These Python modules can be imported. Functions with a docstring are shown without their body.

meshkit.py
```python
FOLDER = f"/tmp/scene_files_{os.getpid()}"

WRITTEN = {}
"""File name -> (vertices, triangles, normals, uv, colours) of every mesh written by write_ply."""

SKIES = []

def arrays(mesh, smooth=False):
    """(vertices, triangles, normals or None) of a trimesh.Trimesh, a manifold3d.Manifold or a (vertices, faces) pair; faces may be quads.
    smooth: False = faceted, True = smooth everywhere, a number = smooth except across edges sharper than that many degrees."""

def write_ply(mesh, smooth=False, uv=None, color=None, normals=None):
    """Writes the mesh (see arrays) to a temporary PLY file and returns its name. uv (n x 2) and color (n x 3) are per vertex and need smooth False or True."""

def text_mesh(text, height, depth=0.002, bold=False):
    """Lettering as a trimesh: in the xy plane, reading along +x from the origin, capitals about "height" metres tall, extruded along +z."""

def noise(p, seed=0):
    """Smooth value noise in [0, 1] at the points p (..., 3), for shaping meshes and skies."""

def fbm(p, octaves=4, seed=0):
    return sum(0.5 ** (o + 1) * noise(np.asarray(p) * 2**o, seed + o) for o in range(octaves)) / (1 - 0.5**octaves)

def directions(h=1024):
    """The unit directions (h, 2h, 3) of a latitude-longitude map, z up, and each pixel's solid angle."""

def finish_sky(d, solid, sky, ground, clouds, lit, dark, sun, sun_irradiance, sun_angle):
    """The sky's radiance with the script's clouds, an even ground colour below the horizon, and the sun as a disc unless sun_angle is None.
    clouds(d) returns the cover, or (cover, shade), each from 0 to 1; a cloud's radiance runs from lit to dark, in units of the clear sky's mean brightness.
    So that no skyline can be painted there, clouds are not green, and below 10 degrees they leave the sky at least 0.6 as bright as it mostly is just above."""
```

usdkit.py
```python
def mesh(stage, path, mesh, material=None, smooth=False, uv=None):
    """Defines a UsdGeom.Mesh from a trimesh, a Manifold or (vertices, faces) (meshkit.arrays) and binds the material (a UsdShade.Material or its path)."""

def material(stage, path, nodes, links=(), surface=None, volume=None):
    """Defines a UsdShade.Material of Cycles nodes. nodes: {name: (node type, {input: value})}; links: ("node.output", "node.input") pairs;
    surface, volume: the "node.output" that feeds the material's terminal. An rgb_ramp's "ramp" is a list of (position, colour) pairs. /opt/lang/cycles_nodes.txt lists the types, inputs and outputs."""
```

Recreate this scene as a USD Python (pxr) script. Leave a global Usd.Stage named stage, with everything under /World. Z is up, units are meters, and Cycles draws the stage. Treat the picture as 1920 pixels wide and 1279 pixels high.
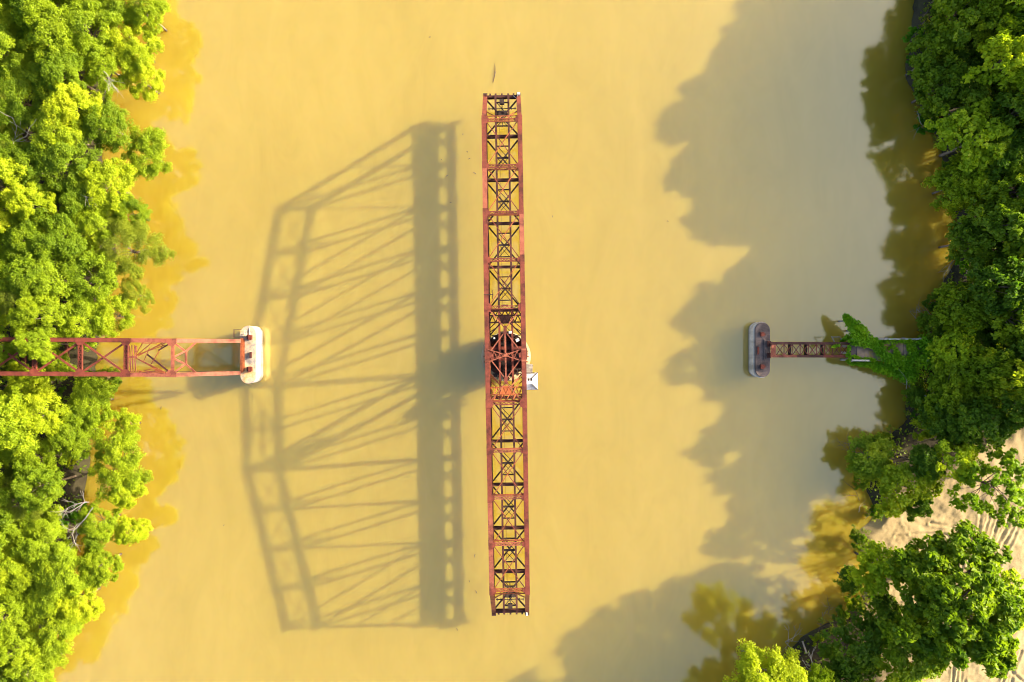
import math, random
import numpy as np
import usdkit, meshkit
from pxr import Usd, UsdGeom, UsdLux, UsdShade, Gf, Sdf

# ------------------------------------------------------------------ stage, camera, light
stage = Usd.Stage.CreateInMemory()
UsdGeom.SetStageUpAxis(stage, UsdGeom.Tokens.z)
UsdGeom.SetStageMetersPerUnit(stage, 1.0)
world = UsdGeom.Xform.Define(stage, '/World')
stage.SetDefaultPrim(world.GetPrim())
UsdGeom.Scope.Define(stage, '/World/Looks')

CAM_H = 115.2                      # drone height above the water
PXM = 0.09                         # metres per photograph pixel at the water level
cam = UsdGeom.Camera.Define(stage, '/World/camera')
cam.AddTranslateOp().Set(Gf.Vec3d(0, 0, CAM_H))
cam.CreateHorizontalApertureAttr(36.0)
cam.CreateVerticalApertureAttr(36.0 * 682 / 1024)
cam.CreateFocalLengthAttr(24.0)
cam.CreateClippingRangeAttr(Gf.Vec2f(0.5, 6000))
cam.CreateExposureAttr(1.73)

SUN = np.array([2.80, 0.87, 0.998])
SUN /= np.linalg.norm(SUN)
sun_elev, sun_rot = math.asin(SUN[2]), math.atan2(SUN[0], SUN[1])
sun = UsdLux.DistantLight.Define(stage, '/World/sun')
zax = Gf.Vec3d(*SUN); xax = Gf.Cross(Gf.Vec3d(0, 0, 1), zax).GetNormalized(); yax = Gf.Cross(zax, xax)
sun.AddTransformOp().Set(Gf.Matrix4d(xax[0], xax[1], xax[2], 0, yax[0], yax[1], yax[2], 0, zax[0], zax[1], zax[2], 0, 0, 0, 300, 1))
sun.CreateIntensityAttr(1.2)
sun.CreateAngleAttr(0.5)
sun.CreateColorAttr(Gf.Vec3f(1.0, 0.84, 0.60))
sun.GetPrim().GetAttribute('inputs:normalize').Set(True) if sun.GetPrim().GetAttribute('inputs:normalize') else sun.CreateNormalizeAttr(True)
sky = UsdLux.DomeLight.Define(stage, '/World/sky')
sky_mat = usdkit.material(stage, '/World/Looks/sky_look', {
    's': ('sky_texture', {'sky_type': 'single_scattering', 'sun_disc': False, 'sun_elevation': sun_elev, 'sun_rotation': sun_rot,
                          'altitude': 50.0, 'air_density': 0.7, 'aerosol_density': 3.0, 'ozone_density': 0.3}),
    'b': ('background_shader', {'strength': 0.15})}, [('s.color', 'b.color')], surface='b.background')
UsdShade.MaterialBindingAPI.Apply(sky.GetPrim()).Bind(sky_mat)
sky.GetPrim().SetCustomDataByKey('kind', 'structure')

# ------------------------------------------------------------------ helpers
def W(px, py, z=0.0):
    """Photograph pixel -> world point at height z under the nadir camera."""
    s = PXM * (CAM_H - z) / CAM_H
    return np.array([(px - 960) * s, (639.5 - py) * s, z])

used = {}
def numbered(parent, name):
    k = used.get((parent, name), 0); used[(parent, name)] = k + 1
    return f'{parent}/{name}' if k == 0 else f'{parent}/{name}_{k:03d}'

def tag(prim, label=None, cat=None, group=None, kind=None):
    for k, v in (('label', label), ('category', cat), ('group', group), ('kind', kind)):
        if v: prim.SetCustomDataByKey(k, v)
    return prim

def thing(name, label, cat, loc=(0, 0, 0), rotz=0.0, scale=None, group=None):
    x = UsdGeom.Xform.Define(stage, numbered('/World', name))
    x.AddTranslateOp().Set(Gf.Vec3d(*map(float, loc)))
    if rotz: x.AddRotateZOp().Set(float(rotz))
    if scale is not None: x.AddScaleOp().Set(Gf.Vec3f(*map(float, scale)))
    return tag(x.GetPrim(), label, cat, group)

def part(name, mesh, mat, parent, smooth=False, label=None, kind=None):
    base = str(parent.GetPath()) if parent is not None else '/World'
    m = usdkit.mesh(stage, numbered(base, name), mesh, mat, smooth)
    return tag(m.GetPrim(), label=label, kind=kind)

def nrm(v):
    v = np.asarray(v, float); return v / max(np.linalg.norm(v), 1e-9)

BOXF = np.array([[0,1,2],[0,2,3],[4,6,5],[4,7,6],[0,4,5],[0,5,1],[1,5,6],[1,6,2],[2,6,7],[2,7,3],[3,7,4],[3,4,0]])[:, ::-1]
class MB:
    def __init__(s): s.v, s.f, s.n = [], [], 0
    def add(s, v, f):
        v = np.asarray(v, float); s.v.append(v); s.f.append(np.asarray(f) + s.n); s.n += len(v); return s
    def frame(s, p0, p1, up=(0, 0, 1)):
        p0, p1 = np.asarray(p0, float), np.asarray(p1, float)
        d = nrm(p1 - p0); up = np.asarray(up, float)
        if abs(np.dot(d, nrm(up))) > .98: up = np.array([0, 1., 0]) if abs(d[1]) < .9 else np.array([1., 0, 0])
        a = nrm(np.cross(d, up)); b = np.cross(a, d)
        return p0, p1, d, a, b
    def bar(s, p0, p1, w, h, up=(0, 0, 1), ext=0.0, off=(0, 0)):
        """box beam from p0 to p1: w across (horizontal), h along up; off shifts across / along up"""
        p0, p1, d, a, b = s.frame(p0, p1, up)
        p0 = p0 - d * ext + a * off[0] + b * off[1]; p1 = p1 + d * ext + a * off[0] + b * off[1]
        c = [(-1, -1), (1, -1), (1, 1), (-1, 1)]
        v = [p0 + a * w / 2 * i + b * h / 2 * j for i, j in c] + [p1 + a * w / 2 * i + b * h / 2 * j for i, j in c]
        return s.add(v, BOXF)
    def box(s, x0, x1, y0, y1, z0, z1):
        return s.bar((x0, (y0 + y1) / 2, (z0 + z1) / 2), (x1, (y0 + y1) / 2, (z0 + z1) / 2), y1 - y0, z1 - z0)
    def ibeam(s, p0, p1, w, h, t=.05, up=(0, 0, 1)):
        s.bar(p0, p1, w, t, up, off=(0, h / 2 - t / 2)); s.bar(p0, p1, w, t, up, off=(0, -h / 2 + t / 2))
        return s.bar(p0, p1, t * 1.3, h - 2 * t, up)
    def laced(s, p0, p1, w, h, up=(0, 0, 1), n=8, leg=.1, lace=.055):
        """two side channels joined by zig-zag lacing bars on top and underneath"""
        q0, q1, d, a, b = s.frame(p0, p1, up)
        for sg in (-1, 1): s.bar(p0, p1, leg, h, up, off=(sg * (w - leg) / 2, 0))
        for j in (-1, 1):
            for i in range(n):
                e = a * (w / 2 - leg) * (1 if i % 2 else -1)
                s.bar(q0 + (q1 - q0) * i / n + e + b * j * (h / 2 - .012), q0 + (q1 - q0) * (i + 1) / n - e + b * j * (h / 2 - .012), lace, .02, b)
        return s
    def boxchord(s, p0, p1, w, h, up=(0, 0, 1), t=.05, ext=0.0):
        """built-up chord: cover plate with overhang, two webs, bottom lacing"""
        q0, q1, d, a, b = s.frame(p0, p1, up)
        s.bar(p0, p1, w, t, up, ext, off=(0, h / 2 - t / 2))
        for sg in (-1, 1):
            s.bar(p0, p1, t, h - t - .002, up, ext, off=(sg * (w / 2 - .09), -t / 2))
            s.bar(p0, p1, .11, .03, up, ext, off=(sg * (w / 2 - .035), -h / 2 + .02))
        n = max(4, int(np.linalg.norm(q1 - q0) / .6))
        for i in range(n):
            e = a * (w / 2 - .12) * (1 if i % 2 else -1)
            s.bar(q0 + (q1 - q0) * i / n + e - b * (h / 2 - .03), q0 + (q1 - q0) * (i + 1) / n - e - b * (h / 2 - .03), .07, .02, b)
        return s
    def rivets(s, p0, p1, off, n, r=.03, up=(0, 0, 1)):
        q0, q1, d, a, b = s.frame(p0, p1, up)
        for i in range(n):
            c = q0 + (q1 - q0) * (i + .5) / n + a * off[0] + b * off[1]
            s.bar(c, c + b * .02, r * 2, r * 2, d)
        return s
    def tube(s, pts, rad, n=6, cap=True):
        pts = np.asarray(pts, float); rad = np.broadcast_to(np.asarray(rad, float), (len(pts),))
        tan = np.gradient(pts, axis=0); tan /= np.maximum(np.linalg.norm(tan, axis=1, keepdims=True), 1e-9)
        ref = np.array([0, 0, 1.]) if abs(tan[0][2]) < .9 else np.array([1., 0, 0])
        vs = []
        for p, t, r in zip(pts, tan, rad):
            a = nrm(np.cross(t, ref)); b = np.cross(t, a); ref = b if abs(np.dot(t, b)) < .9 else ref
            for k in range(n):
                w = 2 * math.pi * k / n; vs.append(p + r * (a * math.cos(w) + b * math.sin(w)))
            ref = np.cross(a, t) if np.linalg.norm(np.cross(a, t)) > .1 else ref
        fs = []
        for i in range(len(pts) - 1):
            for k in range(n):
                q = (k + 1) % n; A, B, C, D = i*n+k, i*n+q, (i+1)*n+q, (i+1)*n+k
                fs += [[A, B, C], [A, C, D]]
        if cap:
            for k in range(1, n - 1): fs += [[0, k + 1, k], [(len(pts)-1)*n, (len(pts)-1)*n+k, (len(pts)-1)*n+k+1]]
        return s.add(vs, fs)
    def ring(s, c, r0, r1, z0, z1, n=48, a0=0, a1=2 * math.pi):
        full = abs(a1 - a0 - 2 * math.pi) < 1e-6; m = n if full else n + 1
        vs = []
        for k in range(m):
            w = a0 + (a1 - a0) * k / n; e = np.array([math.cos(w), math.sin(w)])
            for r, z in ((r0, z0), (r1, z0), (r1, z1), (r0, z1)): vs.append([c[0] + e[0] * r, c[1] + e[1] * r, z])
        fs = []
        for k in range(n):
            A, B = 4 * k, 4 * ((k + 1) % m)
            for i in range(4):
                j = (i + 1) % 4; fs += [[A + i, B + i, B + j], [A + i, B + j, A + j]]
        return s.add(vs, np.array(fs)[:, ::-1])
    def prism(s, poly, z0, z1, taper=0.0, bevel=0.0):
        """vertical prism over a convex polygon (counter-clockwise), optionally tapered towards the top and bevelled at its upper edge"""
        p = np.asarray(poly, float); c = p.mean(0); n = len(p)
        def lvl(d):
            q = p - c; L = np.linalg.norm(q, axis=1, keepdims=True); return c + q * (L - d) / L
        lv = [(0, z0)] + ([(taper, z1 - bevel), (taper + bevel, z1)] if bevel else [(taper, z1)])
        vs = np.vstack([np.c_[lvl(d), np.full(n, z)] for d, z in lv]); fs = []
        for l in range(len(lv) - 1):
            for k in range(n):
                q = (k + 1) % n; A, B, C, D = l*n+k, l*n+q, (l+1)*n+q, (l+1)*n+k; fs += [[A, B, C], [A, C, D]]
        t = (len(lv) - 1) * n
        for k in range(1, n - 1): fs += [[t, t + k, t + k + 1], [0, k + 1, k]]
        return s.add(vs, fs)
    def mesh(s): return np.vstack(s.v), np.vstack(s.f)

def stadium(w, L, n=10):
    """stadium outline, w across x, L along y"""
    r = w / 2; h = L / 2 - r
    a = np.linspace(0, math.pi, n)
    top = np.c_[r * np.cos(a), h + r * np.sin(a)]; bot = np.c_[r * np.cos(a + math.pi), -h + r * np.sin(a + math.pi)]
    return np.vstack([top, bot])

# ------------------------------------------------------------------ materials
LK = '/World/Looks/'
def rust(name, cols, rough=.75, scale=1.3):
    return usdkit.material(stage, LK + name, {
        'g': ('geometry', {}), 'n3': ('noise_texture', {'scale': .33, 'detail': 4.0, 'roughness': .7}), 'rs': ('rgb_ramp', {'ramp': [(.36, (.42, .36, .36)), (.5, (1, 1, 1)), (.62, (1.05, 1.0, .95)), (.72, (1.25, 1.3, 1.25))]}),
        'ml': ('mix_color', {'blend_type': 'multiply', 'fac': 1.0, 'use_clamp': False}),
        'n1': ('noise_texture', {'scale': scale, 'detail': 5.0, 'roughness': .65}),
        'n2': ('noise_texture', {'scale': scale * 9, 'detail': 3.0, 'roughness': .6}),
        'm': ('math', {'math_type': 'multiply_add', 'value2': .35, 'value3': 0.0}),
        'm2': ('math', {'math_type': 'multiply_add', 'value2': .8, 'value3': -.07}),
        'r': ('rgb_ramp', {'ramp': cols}),
        'bmp': ('bump', {'strength': .35, 'distance': .03}),
        'p': ('principled_bsdf', {'roughness': rough, 'specular_ior_level': .3})},
        [('g.position', 'n1.vector'), ('g.position', 'n2.vector'), ('n2.fac', 'm.value1'), ('n1.fac', 'm2.value1'), ('m2.value', 'm.value3'),
         ('m.value', 'r.fac'), ('g.position', 'n3.vector'), ('n3.fac', 'rs.fac'), ('r.color', 'ml.a'), ('rs.color', 'ml.b'), ('ml.result', 'p.base_color'), ('n2.fac', 'bmp.height'), ('bmp.normal', 'p.normal')], surface='p.BSDF')
RUST = rust('rust_paint', [(.25, (0.055, 0.011, 0.006)), (.45, (0.104, 0.021, 0.011)), (.6, (0.137, 0.029, 0.016)), (.75, (0.170, 0.043, 0.020)), (.9, (0.142, 0.032, 0.008))])
RUST_O = rust('rust_orange', [(.25, (0.085, 0.020, 0.006)), (.5, (0.192, 0.049, 0.015)), (.7, (0.234, 0.074, 0.021)), (.9, (0.181, 0.044, 0.013))])
RUST_D = rust('rust_dark', [(.25, (0.025, 0.009, 0.006)), (.5, (0.054, 0.016, 0.011)), (.75, (0.077, 0.024, 0.014)), (.9, (0.044, 0.014, 0.009))])
RUST_P = rust('rust_faded', [(.25, (0.109, 0.026, 0.014)), (.5, (0.197, 0.057, 0.031)), (.7, (0.230, 0.081, 0.046)), (.9, (0.164, 0.043, 0.021))])

def concrete(name, cols, scale=.6, stain=None, bump=.3):
    nodes = {'g': ('geometry', {}), 'n1': ('noise_texture', {'scale': scale, 'detail': 6.0, 'roughness': .65, 'distortion': .6}),
             'n2': ('noise_texture', {'scale': scale * 14, 'detail': 3.0}), 'r': ('rgb_ramp', {'ramp': cols}),
             'mx': ('math', {'math_type': 'multiply_add', 'value2': .14, 'value3': 0.0}), 'mb': ('math', {'math_type': 'multiply_add', 'value2': 1.0, 'value3': -.04}),
             'bmp': ('bump', {'strength': bump, 'distance': .03}), 'p': ('principled_bsdf', {'roughness': .9, 'specular_ior_level': .2}),
             'sx': ('separate_xyz', {}), 'ad': ('math', {'math_type': 'multiply_add', 'value2': -1.1, 'value3': 0.0}), 'tm': ('map_range', {'from_min': -.35, 'from_max': .15, 'to_min': .45, 'to_max': 1.0, 'clamp': True}),
             'mp': ('mapping', {'scale': (.8, .8, .12)}), 'n4': ('noise_texture', {'scale': 1.0, 'detail': 4.0}), 'st': ('map_range', {'from_min': .36, 'from_max': .56, 'to_min': .62, 'to_max': 1.0, 'clamp': True}),
             'mm': ('math', {'math_type': 'multiply'}), 'ml': ('mix_color', {'blend_type': 'multiply', 'fac': 1.0}), 'gr': ('combine_color', {})}
    return usdkit.material(stage, LK + name, nodes, [('g.position', 'n1.vector'), ('g.position', 'n2.vector'), ('n1.fac', 'mb.value1'), ('mb.value', 'mx.value3'), ('n2.fac', 'mx.value1'),
        ('mx.value', 'r.fac'), ('g.position', 'sx.vector'), ('n1.fac', 'ad.value1'), ('sx.z', 'ad.value3'), ('ad.value', 'tm.value'), ('g.position', 'mp.vector'), ('mp.vector', 'n4.vector'), ('n4.fac', 'st.value'),
        ('tm.result', 'mm.value1'), ('st.result', 'mm.value2'), ('mm.value', 'gr.r'), ('mm.value', 'gr.g'), ('mm.value', 'gr.b'), ('r.color', 'ml.a'), ('gr.color', 'ml.b'), ('ml.result', 'p.base_color'), ('n2.fac', 'bmp.height'), ('bmp.normal', 'p.normal')], surface='p.BSDF')
CONC = concrete('pale_concrete', [(.3, (0.272, 0.234, 0.185)), (.5, (0.440, 0.390, 0.318)), (.7, (0.528, 0.484, 0.407)), (.85, (0.400, 0.281, 0.178))])
CONC_T = concrete('rust_stained_concrete', [(.30, (.10, .095, .10)), (.42, (.22, .19, .17)), (.52, (.42, .33, .22)), (.62, (.46, .25, .10)), (.72, (.38, .17, .08)), (.85, (.5, .42, .3))], scale=.45)
CONC_D = concrete('weathered_concrete', [(.3, (0.043, 0.036, 0.036)), (.5, (0.099, 0.077, 0.070)), (.65, (0.161, 0.121, 0.104)), (.85, (0.223, 0.160, 0.130))], scale=.5)
CONC_Y = concrete('yellowed_concrete', [(.3, (.38, .27, .13)), (.5, (.52, .40, .22)), (.7, (.62, .52, .34)), (.85, (.45, .28, .12))])
WHITE = concrete('peeling_white_board', [(.25, (.14, .13, .12)), (.42, (.34, .34, .33)), (.6, (.54, .55, .55)), (.85, (.62, .62, .62))], scale=1.4, bump=.15)
WOOD = concrete('grey_timber', [(.3, (.13, .11, .09)), (.5, (.25, .22, .185)), (.75, (.36, .33, .29))], scale=2.0)
BARK = concrete('bark', [(.3, (.06, .045, .032)), (.5, (.13, .10, .075)), (.75, (.22, .18, .14))], scale=1.5)
DEADWOOD = concrete('bleached_wood', [(.3, (0.180, 0.156, 0.126)), (.5, (0.276, 0.252, 0.216)), (.75, (0.348, 0.324, 0.288))], scale=2.0)
DARK = concrete('sooty_iron', [(.3, (.02, .014, .012)), (.6, (.045, .03, .024)), (.85, (.09, .05, .03))], scale=2.0)
DECK = concrete('dead_grass_deck', [(.28, (0.080, 0.058, 0.038)), (.42, (0.176, 0.129, 0.091)), (.52, (0.240, 0.172, 0.119)), (.62, (0.336, 0.226, 0.070)), (.8, (0.400, 0.281, 0.098))], scale=.35)

def leaf_mat(name, ramp, trans=.5, hue=.03, val=.35):
    lo = [(p, c) for p, c in ramp]
    return usdkit.material(stage, LK + name, {
        'g': ('geometry', {}), 'o': ('object_info', {}),
        'n': ('noise_texture', {'scale': .32, 'detail': 3.0, 'roughness': .6}),
        'a': ('math', {'math_type': 'multiply', 'value2': .45}),
        'b': ('math', {'math_type': 'multiply_add', 'value2': .75, 'value3': 0.0}),
        'c': ('math', {'math_type': 'multiply_add', 'value2': val, 'value3': 0.0}),
        'off': ('math', {'math_type': 'subtract', 'value2': .1 + val / 2}),
        'r': ('rgb_ramp', {'ramp': lo}),
        'p': ('principled_bsdf', {'roughness': .55, 'specular_ior_level': .25}),
        't': ('translucent_bsdf', {}), 'mc': ('mix_closure', {'fac': trans})},
        [('g.position', 'n.vector'), ('g.random_per_island', 'a.value1'), ('n.fac', 'b.value1'), ('a.value', 'b.value3'),
         ('o.random', 'c.value1'), ('b.value', 'c.value3'), ('c.value', 'off.value1'), ('off.value', 'r.fac'),
         ('r.color', 'p.base_color'), ('r.color', 't.color'), ('p.BSDF', 'mc.closure1'), ('t.BSDF', 'mc.closure2')], surface='mc.closure')
LEAF_W = leaf_mat('willow_leaf', [(.1, (0.134, 0.220, 0.005)), (.4, (0.270, 0.370, 0.008)), (.65, (0.431, 0.489, 0.009)), (.9, (0.645, 0.607, 0.013))])
LEAF_Y = leaf_mat('yellow_willow_leaf', [(.1, (0.212, 0.302, 0.006)), (.4, (0.359, 0.444, 0.009)), (.65, (0.490, 0.530, 0.012)), (.9, (0.568, 0.573, 0.016))])
LEAF_O = leaf_mat('olive_willow_leaf', [(.1, (0.137, 0.189, 0.012)), (.4, (0.261, 0.320, 0.018)), (.65, (0.372, 0.406, 0.023)), (.9, (0.494, 0.480, 0.029))])
LEAF_B = leaf_mat('broad_leaf', [(.1, (0.080, 0.168, 0.004)), (.4, (0.245, 0.347, 0.005)), (.65, (0.549, 0.574, 0.008)), (.9, (0.750, 0.750, 0.009))])
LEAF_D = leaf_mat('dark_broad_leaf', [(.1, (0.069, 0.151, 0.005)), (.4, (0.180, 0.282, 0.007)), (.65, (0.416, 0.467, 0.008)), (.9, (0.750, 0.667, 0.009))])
LEAF_L = leaf_mat('light_broad_leaf', [(.1, (0.165, 0.292, 0.005)), (.4, (0.361, 0.486, 0.009)), (.65, (0.654, 0.678, 0.010)), (.9, (0.750, 0.750, 0.014))])
LEAF_V = leaf_mat('vine_leaf', [(.1, (0.055, 0.196, 0.004)), (.4, (0.162, 0.372, 0.006)), (.65, (0.351, 0.546, 0.009)), (.9, (0.703, 0.699, 0.010))])

WATER = usdkit.material(stage, LK + 'muddy_water', {
    'g': ('geometry', {}),
    'mp': ('mapping', {'scale': (1.0, .35, 1.0)}),
    'n1': ('noise_texture', {'scale': .035, 'detail': 5.0, 'roughness': .55, 'distortion': 1.2}),
    'n2': ('noise_texture', {'scale': 1.1, 'detail': 5.0, 'roughness': .6}), 'n5': ('noise_texture', {'scale': .22, 'detail': 6.0, 'roughness': .62, 'distortion': 1.5}), 'nx': ('math', {'math_type': 'multiply_add', 'value2': .35, 'value3': 0.0}), 'ny': ('math', {'math_type': 'multiply', 'value2': .65}),
    'r': ('rgb_ramp', {'ramp': [(.3, (.325, .234, .020)), (.5, (.358, .262, .030)), (.7, (.388, .287, .042))]}),
    'bmp': ('bump', {'strength': .045, 'distance': .05}),
    'p': ('principled_bsdf', {'roughness': .11, 'ior': 3.1, 'specular_ior_level': .5, 'specular_tint': (1.0, .89, .62), 'subsurface_weight': 1.0, 'subsurface_radius': (1.0, .75, .35), 'subsurface_scale': .45})},
    [('g.position', 'mp.vector'), ('mp.vector', 'n1.vector'), ('g.position', 'n2.vector'), ('mp.vector', 'n5.vector'), ('n1.fac', 'ny.value1'), ('ny.value', 'nx.value3'), ('n5.fac', 'nx.value1'), ('nx.value', 'r.fac'), ('r.color', 'p.base_color'),
     ('n2.fac', 'bmp.height'), ('bmp.normal', 'p.normal')], surface='p.BSDF')

GROUND = usdkit.material(stage, LK + 'bank_ground', {
    'g': ('geometry', {}), 'at': ('attribute', {'attribute': 'sandiness'}),
    'n1': ('noise_texture', {'scale': .5, 'detail': 6.0, 'roughness': .65}), 'n2': ('noise_texture', {'scale': 6.0, 'detail': 4.0, 'roughness': .65}),
    'soil': ('rgb_ramp', {'ramp': [(.3, (.018, .016, .010)), (.5, (.04, .034, .02)), (.62, (.05, .048, .02)), (.8, (.09, .072, .045))]}),
    'sand': ('rgb_ramp', {'ramp': [(.25, (.20, .15, .075)), (.5, (.285, .222, .115)), (.75, (.35, .28, .155))]}),
    'nm': ('math', {'math_type': 'multiply_add', 'value2': .45, 'value3': 0.0}), 'nm2': ('math', {'math_type': 'multiply', 'value2': .55}),
    'm': ('mix_color', {}), 'bmp': ('bump', {'strength': .5, 'distance': .06}), 'p': ('principled_bsdf', {'roughness': .95, 'specular_ior_level': .15})},
    [('g.position', 'n1.vector'), ('g.position', 'n2.vector'), ('n1.fac', 'nm2.value1'), ('nm2.value', 'nm.value3'), ('n2.fac', 'nm.value1'), ('nm.value', 'soil.fac'), ('nm.value', 'sand.fac'),
     ('at.fac', 'm.fac'), ('soil.color', 'm.a'), ('sand.color', 'm.b'), ('m.result', 'p.base_color'), ('n2.fac', 'bmp.height'), ('bmp.normal', 'p.normal')], surface='p.BSDF')

# ------------------------------------------------------------------ ground and water
LB = np.array([(235, -400), (225, -100), (222, 0), (222, 100), (205, 180), (190, 300), (205, 400), (205, 500), (190, 600), (185, 700), (165, 800), (165, 900), (150, 1000), (115, 1100), (85, 1180), (65, 1279), (45, 1400), (30, 1700)], float)
RB = np.array([(1690, -400), (1712, -100), (1718, 0), (1710, 90), (1706, 130), (1730, 200), (1758, 260), (1775, 300), (1790, 380), (1800, 420), (1795, 480), (1770, 530), (1748, 590), (1735, 630), (1715, 690), (1705, 740), (1700, 790), (1640, 830), (1618, 870), (1618, 920), (1640, 950), (1640, 965), (1625, 985), (1608, 1005), (1612, 1030), (1640, 1060), (1635, 1090), (1605, 1130), (1560, 1165), (1510, 1195), (1470, 1230), (1430, 1279), (1300, 1400), (1200, 1700)], float)
def bank_dist(x, y):
    """metres inland of the nearer bank (negative over the river) and the side"""
    py = 639.5 - y / PXM
    xl = (np.interp(py, LB[:, 1], LB[:, 0]) - 960) * PXM; xr = (np.interp(py, RB[:, 1], RB[:, 0]) - 960) * PXM
    dl, dr = xl - x, x - xr
    return np.maximum(dl, dr), dr > dl
TRACKS = [[(1915, 940), (1907, 975), (1863, 1066), (1810, 1180), (1800, 1300)], [(1898, 960), (1893, 985), (1852, 1056), (1802, 1180), (1792, 1300)],
          [(1887, 960), (1880, 985), (1842, 1052), (1795, 1180), (1785, 1300)], [(1872, 950), (1866, 972), (1835, 1053), (1787, 1180), (1777, 1300)],
          [(1852, 955), (1848, 972), (1828, 1030), (1800, 1100)], [(1836, 955), (1833, 972), (1824, 1020), (1795, 1100)], [(1905, 962), (1899, 985), (1857, 1060), (1806, 1180), (1795, 1300)],
          [(1706, 1001), (1740, 1000), (1772, 1001), (1789, 1025), (1801, 1057), (1803, 1100)], [(1744, 982), (1780, 986), (1804, 1013), (1819, 1037), (1824, 1070)],
          [(1744, 980), (1798, 982), (1816, 998), (1825, 1034), (1830, 1070)], [(1765, 1000), (1790, 1004), (1808, 1030), (1815, 1060)], [(1700, 1003), (1680, 1006)],
          [(1848, 1220), (1890, 1255), (1920, 1282), (1960, 1310)], [(1895, 1205), (1880, 1245), (1868, 1290)], [(1906, 1215), (1893, 1250), (1885, 1300)]]
def polyline_dist(px, py, pl):
    best = np.full(px.shape, 1e9)
    for (x0, y0), (x1, y1) in zip(pl[:-1], pl[1:]):
        dx, dy = x1 - x0, y1 - y0
        t = np.clip(((px - x0) * dx + (py - y0) * dy) / (dx * dx + dy * dy), 0, 1)
        best = np.minimum(best, np.hypot(px - x0 - t * dx, py - y0 - t * dy))
    return best
def smst(a, b, x):
    t = np.clip((x - a) / (b - a), 0, 1); return t * t * (3 - 2 * t)
def ground_height(x, y):
    d, right = bank_dist(x, y)
    P = np.stack([x * .12, y * .12, np.zeros_like(x)], -1); n = meshkit.fbm(P, 4, 3) - .5
    P2 = np.stack([x * .9, y * .9, np.ones_like(x)], -1); n2 = meshkit.fbm(P2, 3, 7) - .5
    d = d + n * 3.0 + n2 * .7
    h = np.where(d < 0, -np.minimum(-d * .35, 3.0), np.minimum(d * .45, 1.0) + smst(3, 25, d) * 1.2)
    h = h + np.where(d > 0, n2 * .25 + n * .5, 0) * np.clip(d / 3, 0, 1)
    s = CAM_H / (CAM_H - 1.2)
    px, py = 960 + x * s / PXM, 639.5 - y * s / PXM
    line = 985 - .578 * (px - 1600)
    sand = smst(-12, 10, py - line + n * 60) * smst(1565, 1600, px + n2 * 30 - np.clip(py - 1130, 0, 100) * .7) * smst(1480, 1560, px)
    sand = np.clip(sand, 0, 1) * smst(-.5, .3, d)
    near = (px > 1640) & (py > 930) & (px < 2000) & (py < 1340)
    if near.any():
        g = np.zeros(near.sum())
        for i, tr in enumerate(TRACKS):
            q = polyline_dist(px[near], py[near], tr) * PXM
            g += (-.13 * np.exp(-(q / .17) ** 2) + .08 * np.exp(-((q - .42) / .16) ** 2)) * (.35 + .9 * meshkit.noise(np.stack([px[near] * .05, py[near] * .05, np.full(near.sum(), float(i))], -1), 4))
        h[near] += g * sand[near]
    P3 = np.stack([x * 2.2, y * 2.2, np.full_like(x, 2.)], -1)
    h = h + sand * (meshkit.noise(P3, 5) - .5) * .05
    return h, sand
def axis(lo, hi, step, d0, d1, fine):
    a = np.concatenate([np.arange(lo, d0, step), np.arange(d0, d1, fine), np.arange(d1, hi + step, step)])
    far = np.array([8, 20, 45, 90, 180, 350, 700, 1400.])
    return np.concatenate([a[0] - far[::-1], a, a[-1] + far])
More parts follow.
